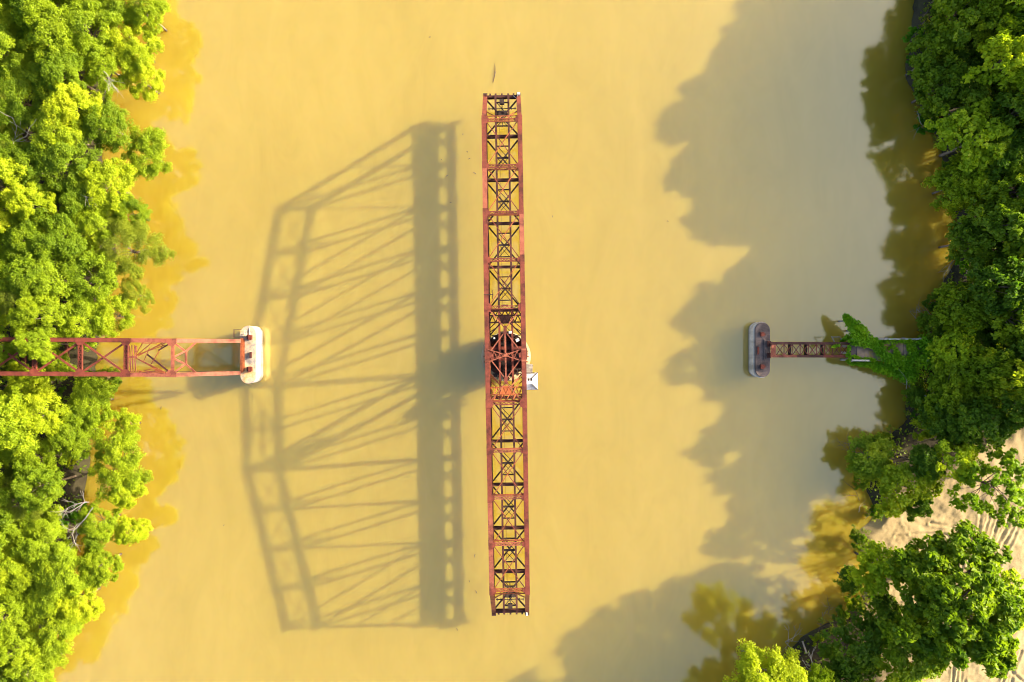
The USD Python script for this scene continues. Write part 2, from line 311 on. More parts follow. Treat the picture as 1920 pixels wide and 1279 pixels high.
gx, gy = axis(-115, 115, .8, 62, 88, .2), axis(-95, 95, .8, -58, -26, .2)
GX, GY = np.meshgrid(gx, gy, indexing='ij')
GZ, GS = ground_height(GX.ravel(), GY.ravel())
ni, nj = len(gx), len(gy)
ii, jj = np.meshgrid(np.arange(ni - 1), np.arange(nj - 1), indexing='ij')
a = (ii * nj + jj).ravel()
gf = np.vstack([np.c_[a, a + nj, a + nj + 1], np.c_[a, a + nj + 1, a + 1]])
gp = part('ground', (np.c_[GX.ravel(), GY.ravel(), GZ], gf), GROUND, None, smooth=True, kind='structure')
UsdGeom.PrimvarsAPI(gp).CreatePrimvar('sandiness', Sdf.ValueTypeNames.FloatArray, 'vertex').Set([float(v) for v in GS])
def gz(x, y):
    return float(ground_height(np.array([float(x)]), np.array([float(y)]))[0][0])

wm = MB(); wm.add([(-1500, -1500, 0), (1500, -1500, 0), (1500, 1500, 0), (-1500, 1500, 0)], [[0, 1, 2], [0, 2, 3]])
part('river_water', wm.mesh(), WATER, None, kind='structure')

# ------------------------------------------------------------------ swing bridge
PAN = 7.07; TW = 2.70; ZB = 4.04
def ztop(k): return 14.7 - .55 * max(0, abs(k) - 1)
BX, BY, BROT = -.95, -2.1, .95
sb = thing('swing_bridge', 'long rusty steel truss swing span standing open along the middle of the muddy river', 'bridge', (BX, BY, 0), BROT)
def YK(k): return math.copysign(41.95, k) if abs(k) == 6 else k * PAN
def T(k, s): return np.array([s * TW, k * PAN, ztop(k)])
def B(k, s): return np.array([s * TW, YK(k), ZB])
rng = random.Random(5)
for s in (-1, 1):
    for k in range(-5, 5):
        m = MB().boxchord(T(k, s), T(k + 1, s), .66, .36, ext=-.004)
        m.rivets(T(k, s), T(k + 1, s), (.27, .18), 18, .022); m.rivets(T(k, s), T(k + 1, s), (-.27, .18), 18, .022)
        part('top_chord', m.mesh(), rng.choice([RUST, RUST, RUST_P, RUST]), sb)
    for k in range(-6, 6):
        m = MB()
        for o in (-.17, .17): m.bar(B(k, s), B(k + 1, s), .07, .40, off=(o, 0), ext=-.003)
        m.bar(B(k, s), B(k + 1, s), .46, .03, off=(0, .216), ext=-.003)
        part('bottom_chord', m.mesh(), RUST_D, sb)
    for e in (-1, 1):
        part('end_post', MB().boxchord(T(5 * e, s), B(6 * e, s) + np.array([0, .0, .2]), .64, .40).mesh(), RUST if e > 0 else RUST_O, sb)
    for k in range(-5, 6):
        w = .42 if k in (-5, 5, 1, -1) else .32
        part('post', MB().laced(B(k, s) + (0, 0, .23), T(k, s) - (0, 0, .19), w, .3, up=(s, 0, 0), n=14, leg=.09).mesh(), RUST, sb)
    for k0, k1 in [(4, 5), (4, 3), (3, 2), (2, 1)]:
        for e in (-1, 1):
            m = MB()
            for o in (-.14, .14): m.bar(B(k0 * e, s), T(k1 * e, s), .2 if (k0, k1) != (2, 1) else .3, .05, up=(s, 0, 0), off=(0, o))
            part('diagonal', m.mesh(), RUST, sb)
    for e in (-1, 1):
        part('diagonal', MB().laced(B(0, s), T(e, s), .46, .40, up=(s, 0, 0), n=16, leg=.13).mesh(), RUST_O, sb)
        mid = (T(5 * e, s) + B(6 * e, s)) / 2
        part('strut', MB().bar(B(5 * e, s), mid, .14, .2).mesh(), RUST, sb)
    for k in range(-5, 6):
        # gusset plate lying on the inner side of the chord at each joint
        m = MB(); c = T(k, s) + (-s * .30, 0, .15); L = .75 if abs(k) == 1 else .5
        m.add([c + (0, -L, 0), c + (0, L, 0), c + (-s * .42, L * .5, 0), c + (-s * .42, -L * .5, 0),
               c + (0, -L, .03), c + (0, L, .03), c + (-s * .42, L * .5, .03), c + (-s * .42, -L * .5, .03)],
              BOXF if s > 0 else BOXF[:, ::-1])
        m.bar(T(k, s) + (0, -.7, .19), T(k, s) + (0, .7, .19), .72, .03)
        part('gusset_plate', m.mesh(), RUST, sb)
for k in (-4, -3, -2, 2, 3, 4):
    zt = ztop(k); i = TW - .34
    m = MB().laced((-i, k * PAN, zt - .02), (i, k * PAN, zt - .02), .5, .24, n=20, leg=.12, lace=.07)
    part('top_strut', m.mesh(), RUST_P if k < 0 else RUST, sb)
    zl = zt - 1.9
    m = MB().bar((-i, k * PAN, zl), (i, k * PAN, zl), .2, .16)
    for s in (-1, 1):
        m.bar((s * i, k * PAN, zl - .9), (s * (i - 1.0), k * PAN, zl - .1), .1, .1)
    n = 8
    for q in range(n):
        x0, x1 = -i + 2 * i * q / n, -i + 2 * i * (q + 1) / n
        m.bar((x0, k * PAN, zl if q % 2 else zt - .2), (x1, k * PAN, zt - .2 if q % 2 else zl), .06, .06)
    part('sway_frame', m.mesh(), RUST_O, sb)
for e in (-1, 1):                                   # portals at the two ends
    i = TW - .34; t0, t1 = np.array([0, 5 * e * PAN, ztop(5)]), np.array([0, YK(6 * e), ZB])
    def along(f, x): return t0 + (t1 - t0) * f + np.array([x, 0, 0])
    m = MB().laced(along(0, -i), along(0, i), .5, .24, n=18, leg=.12, lace=.07)
    part('portal_strut', m.mesh(), RUST_O, sb)
    m = MB().bar(along(.16, -i), along(.16, i), .14, .12)
    n = 8
    for q in range(n):
        x0, x1 = -i + 2 * i * q / n, -i + 2 * i * (q + 1) / n
        m.bar(along(.02 if q % 2 else .15, x0), along(.15 if q % 2 else .02, x1), .08, .06)
    for s in (-1, 1): m.bar(along(.34, s * i), along(.16, s * (i - 1.3)), .14, .1)
    part('portal_lattice', m.mesh(), RUST_O, sb)
tz = lambda k: ztop(k) - .04
for k in list(range(-5, -1)) + list(range(1, 5)):   # X bracing in the plane of the top chords
    i = TW - .45
    for a_, b_, dz in ((-1, 1, 0), (1, -1, -.09)):
        m = MB().bar((a_ * i, k * PAN + .3, tz(k) + dz), (b_ * i, (k + 1) * PAN - .3, tz(k + 1) + dz), .13, .07)
        part('top_lateral', m.mesh(), RUST_O if (dz == 0) else RUST, sb)
for e in (-1, 1):                                   # centre panels: laterals meeting on a gusset, axial strut
    i = TW - .45; g = np.array([0, e * PAN * .53, tz(0)])
    for s in (-1, 1):
        part('top_lateral', MB().bar((s * i, e * (PAN - .4), tz(1)), g + (s * .15, e * .4, 0), .15, .08).mesh(), RUST_P, sb)
        part('top_lateral', MB().bar((s * i, e * .55, tz(1)), g + (s * .15, -e * .4, 0), .15, .08).mesh(), RUST_P, sb)
    part('gusset_plate', MB().bar(g + (0, -.55, .06), g + (0, .55, .06), .5, .03).mesh(), RUST, sb)
    part('axial_strut', MB().ibeam(g - (0, e * .5, 0), (0, e * .35, tz(0)), .24, .2).mesh(), RUST_P, sb)
m = MB(); z = tz(0) + .05                            # bow-tie frame across the pivot
for s in (-1, 1):
    for e in (-1, 1):
        m.bar((s * (TW - .05), e * .95, z), (s * .25, e * .14, z), .12, .1)
        m.bar((s * (TW - .75), -e * .70, z - .1), (s * .9, e * .38, z - .1), .08, .05)
    m.bar((s * TW, -.95, z + .17), (s * TW, .95, z + .17), .7, .04)
    for q in range(4):
        f0, f1 = q / 4, (q + 1) / 4
        m.bar((s * (2.2 - 1.9 * f0), (.75 - .6 * f0) * (1 if q % 2 else -1), z + .06), (s * (2.2 - 1.9 * f1), (.75 - .6 * f1) * (-1 if q % 2 else 1), z + .06), .07, .03)
m.box(-.3, .3, -.22, .22, z - .08, z + .06)
part('centre_frame', m.mesh(), RUST_P, sb)
m = MB()
for y0 in (-.95, .95): m.bar((-TW - .05, y0, z + .1), (-TW + .8, y0 * .6, z + .02), .05, .35)
m.add([(-TW + .3, -.9, z - .02), (-TW + 1.0, -.3, z - .02), (-TW + 1.0, .3, z - .02), (-TW + .3, .9, z - .02), (-TW + .3, -.9, z + .0), (-TW + 1.0, -.3, z), (-TW + 1.0, .3, z), (-TW + .3, .9, z)], BOXF[:, ::-1])
part('gusset_plate', m.mesh(), RUST, sb)
for e in (-1, 1):                                   # lattice portals in the plane of the tower legs
    i = TW - .3; t0, t1 = np.array([0, e * PAN, ztop(1) - .25]), np.array([0, 0, ZB])
    def leg(f, x): return t0 + (t1 - t0) * f + np.array([x, 0, 0])
    mat = RUST_D if e > 0 else RUST_O
    part('tower_strut', MB().laced(leg(.0, -i), leg(.0, i), .55, .3, n=14, leg=.13, lace=.08).mesh(), RUST, sb)
    m = MB()
    for f in (.05, .16, .30): m.bar(leg(f, -i), leg(f, i), .22, .14)
    n = 10
    for (f0, f1) in ((.05, .16), (.16, .30)):
        for q in range(n):
            x0, x1 = -i + 2 * i * q / n, -i + 2 * i * (q + 1) / n
            m.bar(leg(f0 if q % 2 else f1, x0), leg(f1 if q % 2 else f0, x1), .16, .1)
    for s in (-1, 1):
        m.bar(leg(.30, s * .6), leg(.56, s * i), .2, .14); m.bar(leg(.30, s * 1.4), leg(.42, s * i), .14, .12)
        m.bar(leg(.42, s * 1.5), leg(.5, s * i), .12, .1)
    m.add(np.array([leg(.16, -.8), leg(.16, .8), leg(.33, .55), leg(.33, -.55)] + [leg(.16, -.8) + (0, 0, .04), leg(.16, .8) + (0, 0, .04), leg(.33, .55) + (0, 0, .04), leg(.33, -.55) + (0, 0, .04)]), BOXF)
    part('tower_lattice', m.mesh(), mat, sb)
# floor system
i = TW - .22
for k in range(-6, 7):
    y = YK(k) + (-.18 if k == 6 else .18 if k == -6 else 0)
    if k == 0: continue
    m = MB().ibeam((-i, y, 4.12), (i, y, 4.12), .42, .82)
    for s in (-1, 1): m.bar((s * (i - .02), y, 4.45), (s * (i - .02), y, 5.1), .5, .1, up=(1, 0, 0)); m.bar((s * (i - .1), y - .0, 4.95), (s * (i - .55), y, 4.55), .06, .1)
    part('floor_beam', m.mesh(), RUST_D, sb)
for y in (-.85, .95):
    part('loading_girder', MB().ibeam((-i, y, 4.2), (i, y, 4.2), .5, .9).mesh(), RUST, sb)
for k in range(-6, 6):
    for s in (-1, 1):
        y0, y1 = YK(k) + .05, YK(k + 1) - .05
        part('stringer', MB().ibeam((s * 1.04, y0, 4.66), (s * 1.04, y1, 4.66), .32, .74).mesh(), RUST if abs(k + .5) < 1 else RUST_D, sb)
    m = MB(); yc = (k + .5) * PAN
    for dy in (-1.9, 0, 1.9): m.bar((-.9, yc + dy, 4.45), (.9, yc + dy, 4.45), .16 if dy else .26, .3)
    m.bar((-.86, yc - 1.9, 4.3), (.86, yc, 4.3), .1, .07); m.bar((.86, yc, 4.3), (-.86, yc + 1.9, 4.3), .1, .07); m.bar((.86, yc - 1.9, 4.2), (-.86, yc, 4.2), .08, .07); m.bar((-.45, yc - 3.3, 4.78), (-.45, yc + 3.3, 4.78), .04, .04)
    part('stringer_bracing', m.mesh(), DARK, sb)
    if k not in (-1, 0):
        for a_, dz in ((-1, 0), (1, -.13)):
            part('bottom_lateral', MB().bar((a_ * i, YK(k) + .5, 3.72 + dz), (-a_ * i, YK(k + 1) - .5, 3.72 + dz), .24, .12).mesh(), DARK, sb)
for e in (-1, 1):                                   # end locking machinery and projecting rail rests
    y = YK(e * 6)
    m = MB()
    for x in (-1.9, -1.0, 0.0, 1.0, 1.9):
        m = MB(); m.box(x - .14, x + .14, min(y, y + e * .3), max(y, y + e * .3), 3.8, 4.55); part('rail_rest', m.mesh(), RUST_D, sb)
    for s in (-1, 1):
        m = MB(); m.box(s * TW - .34, s * TW + .34, min(y - e * .1, y + e * .5), max(y - e * .1, y + e * .4), 3.5, 4.5); part('end_rest', m.mesh(), RUST_D, sb)
    m = MB()
    m.box(-.75, .75, min(y - e * 2.6, y - e * 3.4), max(y - e * 2.6, y - e * 3.4), 4.3, 4.9)
    m.box(-.35, .35, min(y - e * .8, y - e * 1.5), max(y - e * .8, y - e * 1.5), 4.3, 5.0)
    m.tube([(0, y - e * .6, 4.75), (0, y - e * 5.2, 4.75)], .07, 8); m.tube([(-2.3, y - e * 2.2, 4.6), (2.3, y - e * 2.2, 4.6)], .07, 8)
    for x in (-2.1, -1.5, 1.5, 2.1): m.tube([(x - .07, y - e * 2.2, 4.6), (x + .07, y - e * 2.2, 4.6)], .2, 10)
    for x in (-.5, .5): m.tube([(x, y - e * 2.9, 4.98), (x, y - e * 2.95, 5.1)], .28, 10)
    m.box(-.8, .8, min(y - e * 4.3, y - e * 4.5), max(y - e * 4.3, y - e * 4.5), 4.75, 5.05)
    part('locking_gear', m.mesh(), DARK, sb)
m = MB(); m.box(2.5, 2.95, YK(6) - .2, YK(6) + .15, 4.6, 5.4); m.tube([(1.9, YK(6) - .2, 4.7), (2.4, YK(6) - .7, 4.9), (2.7, YK(6), 5.4)], .05, 5)
part('signal_box', m.mesh(), WHITE, sb)
m = MB(); m.box(2.5, 2.8, -YK(6) - .25, -YK(6) + .05, 4.6, 5.3)
part('signal_box', m.mesh(), WHITE, sb)
# turntable drum, machinery at the pivot
m = MB().ring((0, 0), 3.0, 3.22, 2.95, 3.66, 48); m.ring((0, 0), 2.8, 3.5, 3.64, 3.72, 48); m.ring((0, 0), 2.9, 3.45, 2.85, 2.95, 48)
for k in range(12):
    w = k * math.pi / 6; m.bar((.3 * math.cos(w), .3 * math.sin(w), 3.45), (3.0 * math.cos(w), 3.0 * math.sin(w), 3.45), .18, .3)
m.tube([(0, 0, 2.7), (0, 0, 3.7)], .6, 16)
part('turntable_drum', m.mesh(), RUST_D, sb)
m = MB()
rr = random.Random(3)
for q in range(14):
    x, y = rr.uniform(-2, 2), rr.uniform(-3.6, 3.4)
    m.box(x - rr.uniform(.15, .4), x + .25, y - .2, y + rr.uniform(.15, .5), 3.75, 4.1 + rr.random() * .5)
for y in (-3.2, -2.5, 2.4, 3.0): m.tube([(-2.3, y, 4.4), (2.4, y, 4.4)], .08, 8)
for x, y in ((-1.6, 2.6), (1.5, -2.8), (.3, -3.0), (-.4, 3.1)):
    m.ring((x, y), .28, .42, 4.35, 4.5, 16)
part('turning_machinery', m.mesh(), DARK, sb)
m = MB(); m.bar((1.62, 2.1, 4.5), (2.12, 2.35, 4.5), .5, .5); m.box(.5, .95, 3.3, 3.7, 4.9, 5.25); m.box(-2.0, -1.75, 2.45, 2.7, 4.5, 4.9)
part('equipment_box', m.mesh(), WHITE, sb)
part('mast', MB().tube([(.1, .3, tz(0)), (.1, .3, 16.4), (.1, .3, 18.4)], [.07, .06, .04], 8).bar((-.25, .3, 17.2), (.45, .3, 17.2), .06, .06).mesh(), RUST_P, sb)
m = MB().tube([(-TW - .35, PAN + 1.9, ztop(1)), (-TW + 1.0, PAN + 1.9, ztop(1) + .1)], .06, 6); m.tube([(-TW + .9, PAN + 1.2, ztop(1) - .1), (-TW + .9, PAN + 2.6, ztop(1) - .1)], .05, 6)
part('cable_bracket', m.mesh(), DARK, sb); m = MB(); m.tube([(-.1, PAN + .3, ztop(1) + .05), (-.1, PAN + .35, ztop(1) + 1.2)], .06, 6); m.tube([(-.5, PAN + .3, ztop(1) + .3), (.5, PAN + .3, ztop(1) + .3)], .05, 6)
part('cable_bracket', m.mesh(), DARK, sb)
# operator cabin hung outside the eastern truss
cx0, cx1, cy0, cy1 = 2.95, 4.45, -5.5, -2.5
cab = part('operator_cabin', MB().box(cx0, cx1, cy0 + .05, cy1 - .85, 4.3, 6.5).mesh(), WHITE, sb, label='derelict white timber operator cabin hung on the outside of the truss')
m = MB()
for q in range(8): m.box(cx0 + .05, cx1 - .2, cy1 - .82 + q * .2, cy1 - .66 + q * .2, 4.28, 4.36)
m.box(cx0, cx1 - .2, cy1 - .85, cy1 + .8, 4.1, 4.24)
part('landing', m.mesh(), WOOD, cab)
m = MB(); x0, x1, y0, y1, zr = cx0 - .1, cx1 + .55, cy0 - .25, cy1 - .5, 6.55     # flared hip roof with a flat top
a0, a1, b0, b1, zt = cx0 + .1, cx1 - .45, cy0 + .75, cy1 - 1.35, 7.35
v = [(x0, y0, zr), (x1, y0, zr), (x1, y1, zr), (x0, y1, zr), (a0, b0, zt), (a1, b0, zt), (a1, b1, zt), (a0, b1, zt)]
m.add(v, [[0, 1, 5], [0, 5, 4], [1, 2, 6], [1, 6, 5], [2, 3, 7], [2, 7, 6], [3, 0, 4], [3, 4, 7], [4, 5, 6], [4, 6, 7], [0, 2, 1], [0, 3, 2]])
part('roof', m.mesh(), WHITE, cab)
m = MB()
for xx in (cx0 + .42, cx0 + .86): m.box(xx, xx + .24, cy0 + 1.25, cy0 + 1.65, zt - .02, zt + .02)
part('roof_hole', m.mesh(), DARK, cab)
m = MB().bar((x1 - .02, y1, zr + .06), (a1, b1, zt + .05), .12, .06); m.bar((x1 - .02, y0, zr + .06), (a1, b0, zt + .05), .12, .06); m.bar((a0, y1 - .05, zr + .12), (x1 - .5, y1 - .05, zr + .12), .16, .06)
part('ridge_cap', m.mesh(), DARK, cab)
m = MB()
for yy in (cy0 + .4, cy0 + 1.3): m.box(cx1, cx1 + .03, yy, yy + .55, 5.2, 6.1)
part('window', m.mesh(), DARK, cab)
m = MB()
for yy in (cy0 + .2, cy0 + 1.2, cy1 - 1, cy1 + .5): m.bar((TW, yy, 4.0), (cx1 - .1, yy, 4.0), .2, .25); m.bar((TW + .05, yy, 3.8), (cx1 - .4, yy, 3.85), .1, .1)
part('cabin_bracket', m.mesh(), RUST_D, sb)

# pivot pier
pp = thing('pivot_pier', 'round pale concrete pivot pier under the middle of the swing span', 'pier', (BX - .02, BY - .45, 0))
circ = lambda r, n=56: np.c_[r * np.cos(np.linspace(0, 2 * np.pi, n, endpoint=False)), r * np.sin(np.linspace(0, 2 * np.pi, n, endpoint=False))]
part('shaft', MB().prism(circ(3.98), -3, 2.35, .05).mesh(), CONC_Y, pp, smooth=40)
part('rim', MB().ring((0, 0), 3.35, 4.06, 2.35, 2.72, 56).mesh(), CONC_Y, pp, smooth=30)
part('top_slab', MB().prism(circ(3.36), 2.3, 2.5).mesh(), CONC_D, pp)
part('track_ring', MB().ring((0, 0), 2.6, 3.1, 2.5, 2.82, 48).mesh(), RUST_O, pp)
m = MB()
for k in range(26):
    w = 2 * math.pi * k / 26; c, s_ = math.cos(w), math.sin(w); m.bar((3.4 * c, 3.4 * s_, 2.77), (3.75 * c, 3.75 * s_, 2.77), .16, .1)
part('rack_teeth', m.mesh(), RUST_O, pp)

# ------------------------------------------------------------------ western fixed span and its pier
lp = thing('river_pier', 'white oblong concrete pier with rust stained top carrying the end of the western truss', 'pier', (-43.2, -2.25, 0))
for z0, z1 in ((-3, .9), (.93, 1.65), (1.68, 2.4), (2.43, 3.15)): part('course', MB().prism(stadium(2.45, 9.45, 12), z0, z1, 0, .03).mesh(), CONC, lp, smooth=25)
part('core', MB().prism(stadium(2.36, 9.36, 12), -2, 3.1).mesh(), CONC_D, lp)
part('cap', MB().prism(stadium(2.52, 9.52, 12), 3.15, 3.45, 0, .05).mesh(), CONC_T, lp, smooth=30)
m = MB().box(-1.2, -.75, -2.9, 2.7, 3.45, 3.75); m.box(-.75, -.55, -2.7, 2.5, 3.45, 3.52)
part('bearing_beam', m.mesh(), RUST_O, lp)
for y in (-2.35, 2.85):
    m = MB().box(.2, .5, y - .42, y + .42, 3.46, 3.95); m.box(-.1, .14, y - .36, y + .36, 3.46, 3.75); m.box(.56, .72, y - .36, y + .36, 3.46, 3.85)
    part('bearing_block', m.mesh(), RUST, lp)
part('bearing_block', MB().box(.35, .65, -.5, .45, 3.46, 3.8).mesh(), RUST_D, lp)
m = MB().box(-1.15, -.2, 3.05, 4.0, 3.45, 3.95); m.box(-1.0, -.35, 3.35, 3.95, 3.95, 4.25)
part('concrete_block', m.mesh(), CONC_T, lp)
m = MB()
for p, q in (((-1.1, 4.1), (-2.1, 4.1)), ((-2.1, 4.1), (-2.1, 2.9)), ((-2.1, 2.9), (-1.1, 2.9))): m.tube([(*p, 4.2), (*q, 4.2)], .04, 6); m.tube([(*p, 3.8), (*q, 3.8)], .03, 6)
for p in ((-2.1, 4.1), (-2.1, 2.9), (-1.1, 4.1), (-1.6, 4.1)): m.tube([(*p, 3.4), (*p, 4.2)], .04, 6)
part('railing', m.mesh(), RUST_D, lp)
part('pipe', MB().tube([(.25, 4.4, 3.5), (.35, 3.2, 3.6), (.42, 2.6, 3.55)], .06, 6).mesh(), WHITE, lp)

ft = thing('truss_bridge', 'rusty fixed truss span running from the western pier into the left bank trees', 'bridge', (-51.7, -2.55, 0), -.45)
FP = 6.95; FW = 2.6; FZ = 11.45; FB = 4.0; NP = 6
def FT(n, s): return np.array([-n * FP, s * FW, FZ])
def FBt(n, s): return np.array([7.5 if n == -1 else -n * FP if n <= NP else -NP * FP - 7.5, s * FW, FB])
for s in (-1, 1):
    for n in range(NP):
        m = MB().boxchord(FT(n, s), FT(n + 1, s), .62, .36, ext=-.004); m.rivets(FT(n, s), FT(n + 1, s), (.25, .18), 16, .022); m.rivets(FT(n, s), FT(n + 1, s), (-.25, .18), 16, .022)
        part('top_chord', m.mesh(), RUST_P if n == 0 else RUST, ft)
    for n in range(-1, NP + 1):
        m = MB()
        for o in (-.16, .16): m.bar(FBt(n, s), FBt(n + 1, s), .07, .36, off=(o, 0), ext=-.003)
        part('bottom_chord', m.mesh(), RUST_D, ft)
    part('end_post', MB().boxchord(FT(0, s), FBt(-1, s) + (0, 0, .15), .6, .36).mesh(), RUST_P, ft)
    part('end_post', MB().boxchord(FT(NP, s), FBt(NP + 1, s), .6, .36).mesh(), RUST, ft)
    for n in range(NP + 1):
        part('post', MB().laced(FBt(n, s) + (0, 0, .19), FT(n, s) - (0, 0, .19), .34, .28, up=(0, s, 0), n=12, leg=.09).mesh(), RUST, ft)
        m = MB(); c = FT(n, s) + (0, -s * .28, .14)
        m.add([c + (-.75, 0, 0), c + (.75, 0, 0), c + (.4, -s * .5, 0), c + (-.4, -s * .5, 0), c + (-.75, 0, .03), c + (.75, 0, .03), c + (.4, -s * .5, .03), c + (-.4, -s * .5, .03)], BOXF[:, ::-1] if s > 0 else BOXF)
        m.bar(FT(n, s) + (-.8, 0, .19), FT(n, s) + (.8, 0, .19), .68, .03)
        part('gusset_plate', m.mesh(), RUST_P if n == 0 else RUST, ft)
    for n in range(1, NP):
        up, dn = (n - 1, n) if n <= NP // 2 else (n + 1, n)
        m = MB()
        for o in (-.14, .14): m.bar(FBt(dn, s), FT(up, s), .2, .05, up=(0, s, 0), off=(0, o))
        part('diagonal', m.mesh(), RUST, ft)
for n in range(1, NP + 1):
    part('top_strut', MB().laced((-n * FP, -FW + .3, FZ - .02), (-n * FP, FW - .3, FZ - .02), .68, .26, n=14, leg=.14, lace=.12).bar((-n * FP, -FW + .3, FZ - .1), (-n * FP, FW - .3, FZ - .1), .36, .03).mesh(), RUST, ft)
for n in range(1, NP):
    for a_, dz in ((-1, 0), (1, -.1)):
        part('top_lateral', MB().bar((-n * FP - .4, a_ * (FW - .45), FZ - .04 + dz), (-(n + 1) * FP + .4, -a_ * (FW - .45), FZ - .04 + dz), .28, .1).mesh(), RUST, ft)
# portal on the pier side: strut, K braces, lower rail
d = nrm(FBt(-1, 1) - FT(0, 1)); q = lambda f, y: np.array([0, y, FZ]) + d * f
i = FW - .28
part('portal_strut', MB().ibeam(q(.12, -i), q(.12, i), .42, .32).mesh(), RUST_P, ft)
m = MB().bar(q(2.05, -1.0), q(2.05, 1.05), .28, .2)
for s in (-1, 1):
    m.bar(q(.3, s * (i - .05)), q(1.95, s * 1.0), .26, .16); m.bar(q(.35, s * .12), q(1.95, s * 1.0), .24, .16, ); m.bar(q(2.05, s * 1.0), q(3.5, s * (i + .0)), .26, .16)
part('portal_brace', m.mesh(), RUST_P, ft)
# broken laterals hanging in the first panel, with the fallen ladder rack
rr = random.Random(11)
m = MB()
hub = np.array([-6.0 + .1, .15, FZ - .7])
ends = [(-.9, 2.3, FZ + .05), (-1.3, 2.35, FZ), (-2.9, 2.4, FZ), (-4.4, 2.4, FZ - .1), (-1.2, 1.9, FZ - .2)]
for e in ends: m.bar(hub + (rr.uniform(-.2, .4), rr.uniform(-.3, .4), 0), e, .12, .06)
for e in [(-.9, -2.25, FZ + .05), (-1.4, -2.3, FZ)]: m.bar(hub + (0, -.2, 0), e, .14, .08)
m.bar((-4.6, -.6, FZ - .6), (-3.6, 1.5, FZ - .4), .1, .06); m.bar((-3.5, -1.1, FZ - .6), (-1.5, 2.0, FZ - .3), .12, .06); m.bar((-4.9, -2.2, FZ + .1), (-2.5, -1.6, FZ), .12, .06)
m.bar((-5.2, -2.0, FZ), (-1.0, -2.3, FZ + .25), .1, .06); m.bar((-2.6, -1.9, FZ), (-1.0, -2.2, FZ + .22), .3, .06); m.bar((-2.2, 2.1, FZ + .1), (-4.6, 2.2, FZ + .2), .1, .05)
part('broken_lateral', m.mesh(), RUST_O, ft)
part('top_lateral', MB().bar((-.5, -FW + .5, FZ - .1), (-4.2, .5, FZ - .8), .26, .1).mesh(), RUST_D, ft)
part('top_lateral', MB().bar((-.5, FW - .5, FZ - .15), (-2.2, 1.1, FZ - .3), .2, .1).mesh(), RUST_D, ft)
m = MB()
for x in (-7.0 + .3, -6.9 + .6, -6.8 + .85, -6.75 + 1.2): m.bar((x - .1, -1.6 + .1 * x, FZ - .35), (x - .25, 1.85 + .12 * (x + 6), FZ - .2), .14, .09)
m.bar((-6.9, .05, FZ - .25), (-5.4, .1, FZ - .25), .34, .08); m.box(-5.75, -5.45, .75, 1.8, FZ - .3, FZ - .2)
part('fallen_rack', m.mesh(), RUST_P, ft)
for n in range(1, NP + 1):
    part('floor_beam', MB().ibeam((-n * FP, -FW + .2, 3.9), (-n * FP, FW - .2, 3.9), .34, .7).mesh(), RUST_D, ft) if n >= 3 else None
land = thing('bank_pier', 'concrete pier hidden in the left bank trees under the far end of the rusty truss', 'pier', (-51.7 - NP * FP - 7.5, -2.2, 0))
part('shaft', MB().prism(stadium(2.4, 9, 8), -1, 3.7).mesh(), CONC_D, land, smooth=40)

# ------------------------------------------------------------------ eastern pier, girder span, trestle approach
rp = thing('river_pier', 'dark topped oblong concrete pier standing alone in the right hand water at the girder end', 'pier', (41.15, -1.45, 0))
for z0, z1 in ((-3, .8), (.83, 1.55), (1.58, 2.3)): part('course', MB().prism(stadium(2.5, 9.15, 14), z0, z1, 0, .03).mesh(), CONC, rp, smooth=25)
part('core', MB().prism(stadium(2.4, 9.05, 14), -2, 2.25).mesh(), CONC_D, rp)
part('coping', MB().prism(stadium(2.62, 9.3, 14), 2.3, 2.52, 0, .04).mesh(), CONC, rp, smooth=30)
part('cap', MB().prism(stadium(2.36, 8.95, 14) + (.08, 0), 2.52, 3.0, 0, .05).mesh(), CONC_D, rp, smooth=30)
for y in (2.55, -2.75):
    part('bearing_block', MB().box(-.35, .15, y - .35, y + .35, 3.01, 3.45).box(.15, .45, y - .15, y + .15, 3.01, 3.2).mesh(), RUST, rp)
part('bearing_block', MB().box(-.85, -.6, -.75, .5, 3.01, 3.2).mesh(), RUST, rp)
m = MB().box(.25, .42, -1.6, 1.75, 3.01, 3.2); m.box(.42, 1.22, -1.6, 1.75, 3.01, 3.12)
part('bearing_seat', m.mesh(), CONC_D, rp)
m = MB().box(.7, 1.25, .55, 1.45, 3.13, 3.5); m.box(.7, 1.25, -1.3, -.5, 3.13, 3.5)
part('rocker', m.mesh(), RUST_D, rp)

gb = thing('girder_bridge', 'narrow rusty girder span with cross bracing between eastern pier and vine covered trestle', 'bridge', (41.8 + .35, -1.42, 0), -.1)
GL = 12.9
for s in (-1, 1):
    for k in range(3):
        m = MB().ibeam((k * GL / 3 + .003, s * 1.05, 3.45), ((k + 1) * GL / 3 - .003, s * 1.05, 3.45), .42, 1.05)
        for q in range(4): m.bar((k * GL / 3 + (q + .5) * GL / 12, s * 1.05, 3.0), (k * GL / 3 + (q + .5) * GL / 12, s * 1.05, 3.92), .36, .05, up=(1, 0, 0))
        part('girder', m.mesh(), [RUST_P, RUST_D, RUST][k] if s < 0 else RUST_D, gb)
for k in range(9):
    x0, x1 = .9 + k * 1.32, .9 + (k + 1) * 1.32
    m = MB().bar((x0 + .05, -.84, 3.86), (x1 - .05, .84, 3.86), .12, .06); m.bar((x0 + .05, .84, 3.79), (x1 - .05, -.84, 3.79), .12, .06)
    m.bar((x1, -.84, 3.86), (x1, .84, 3.86), .13, .08)
    part('cross_brace', m.mesh(), RUST, gb)
for k in (2, 4, 6): part('diaphragm', MB().box(.9 + k * 1.32 - .32, .9 + k * 1.32 - .12, -.84, .84, 3.0, 3.7).mesh(), DARK, gb)
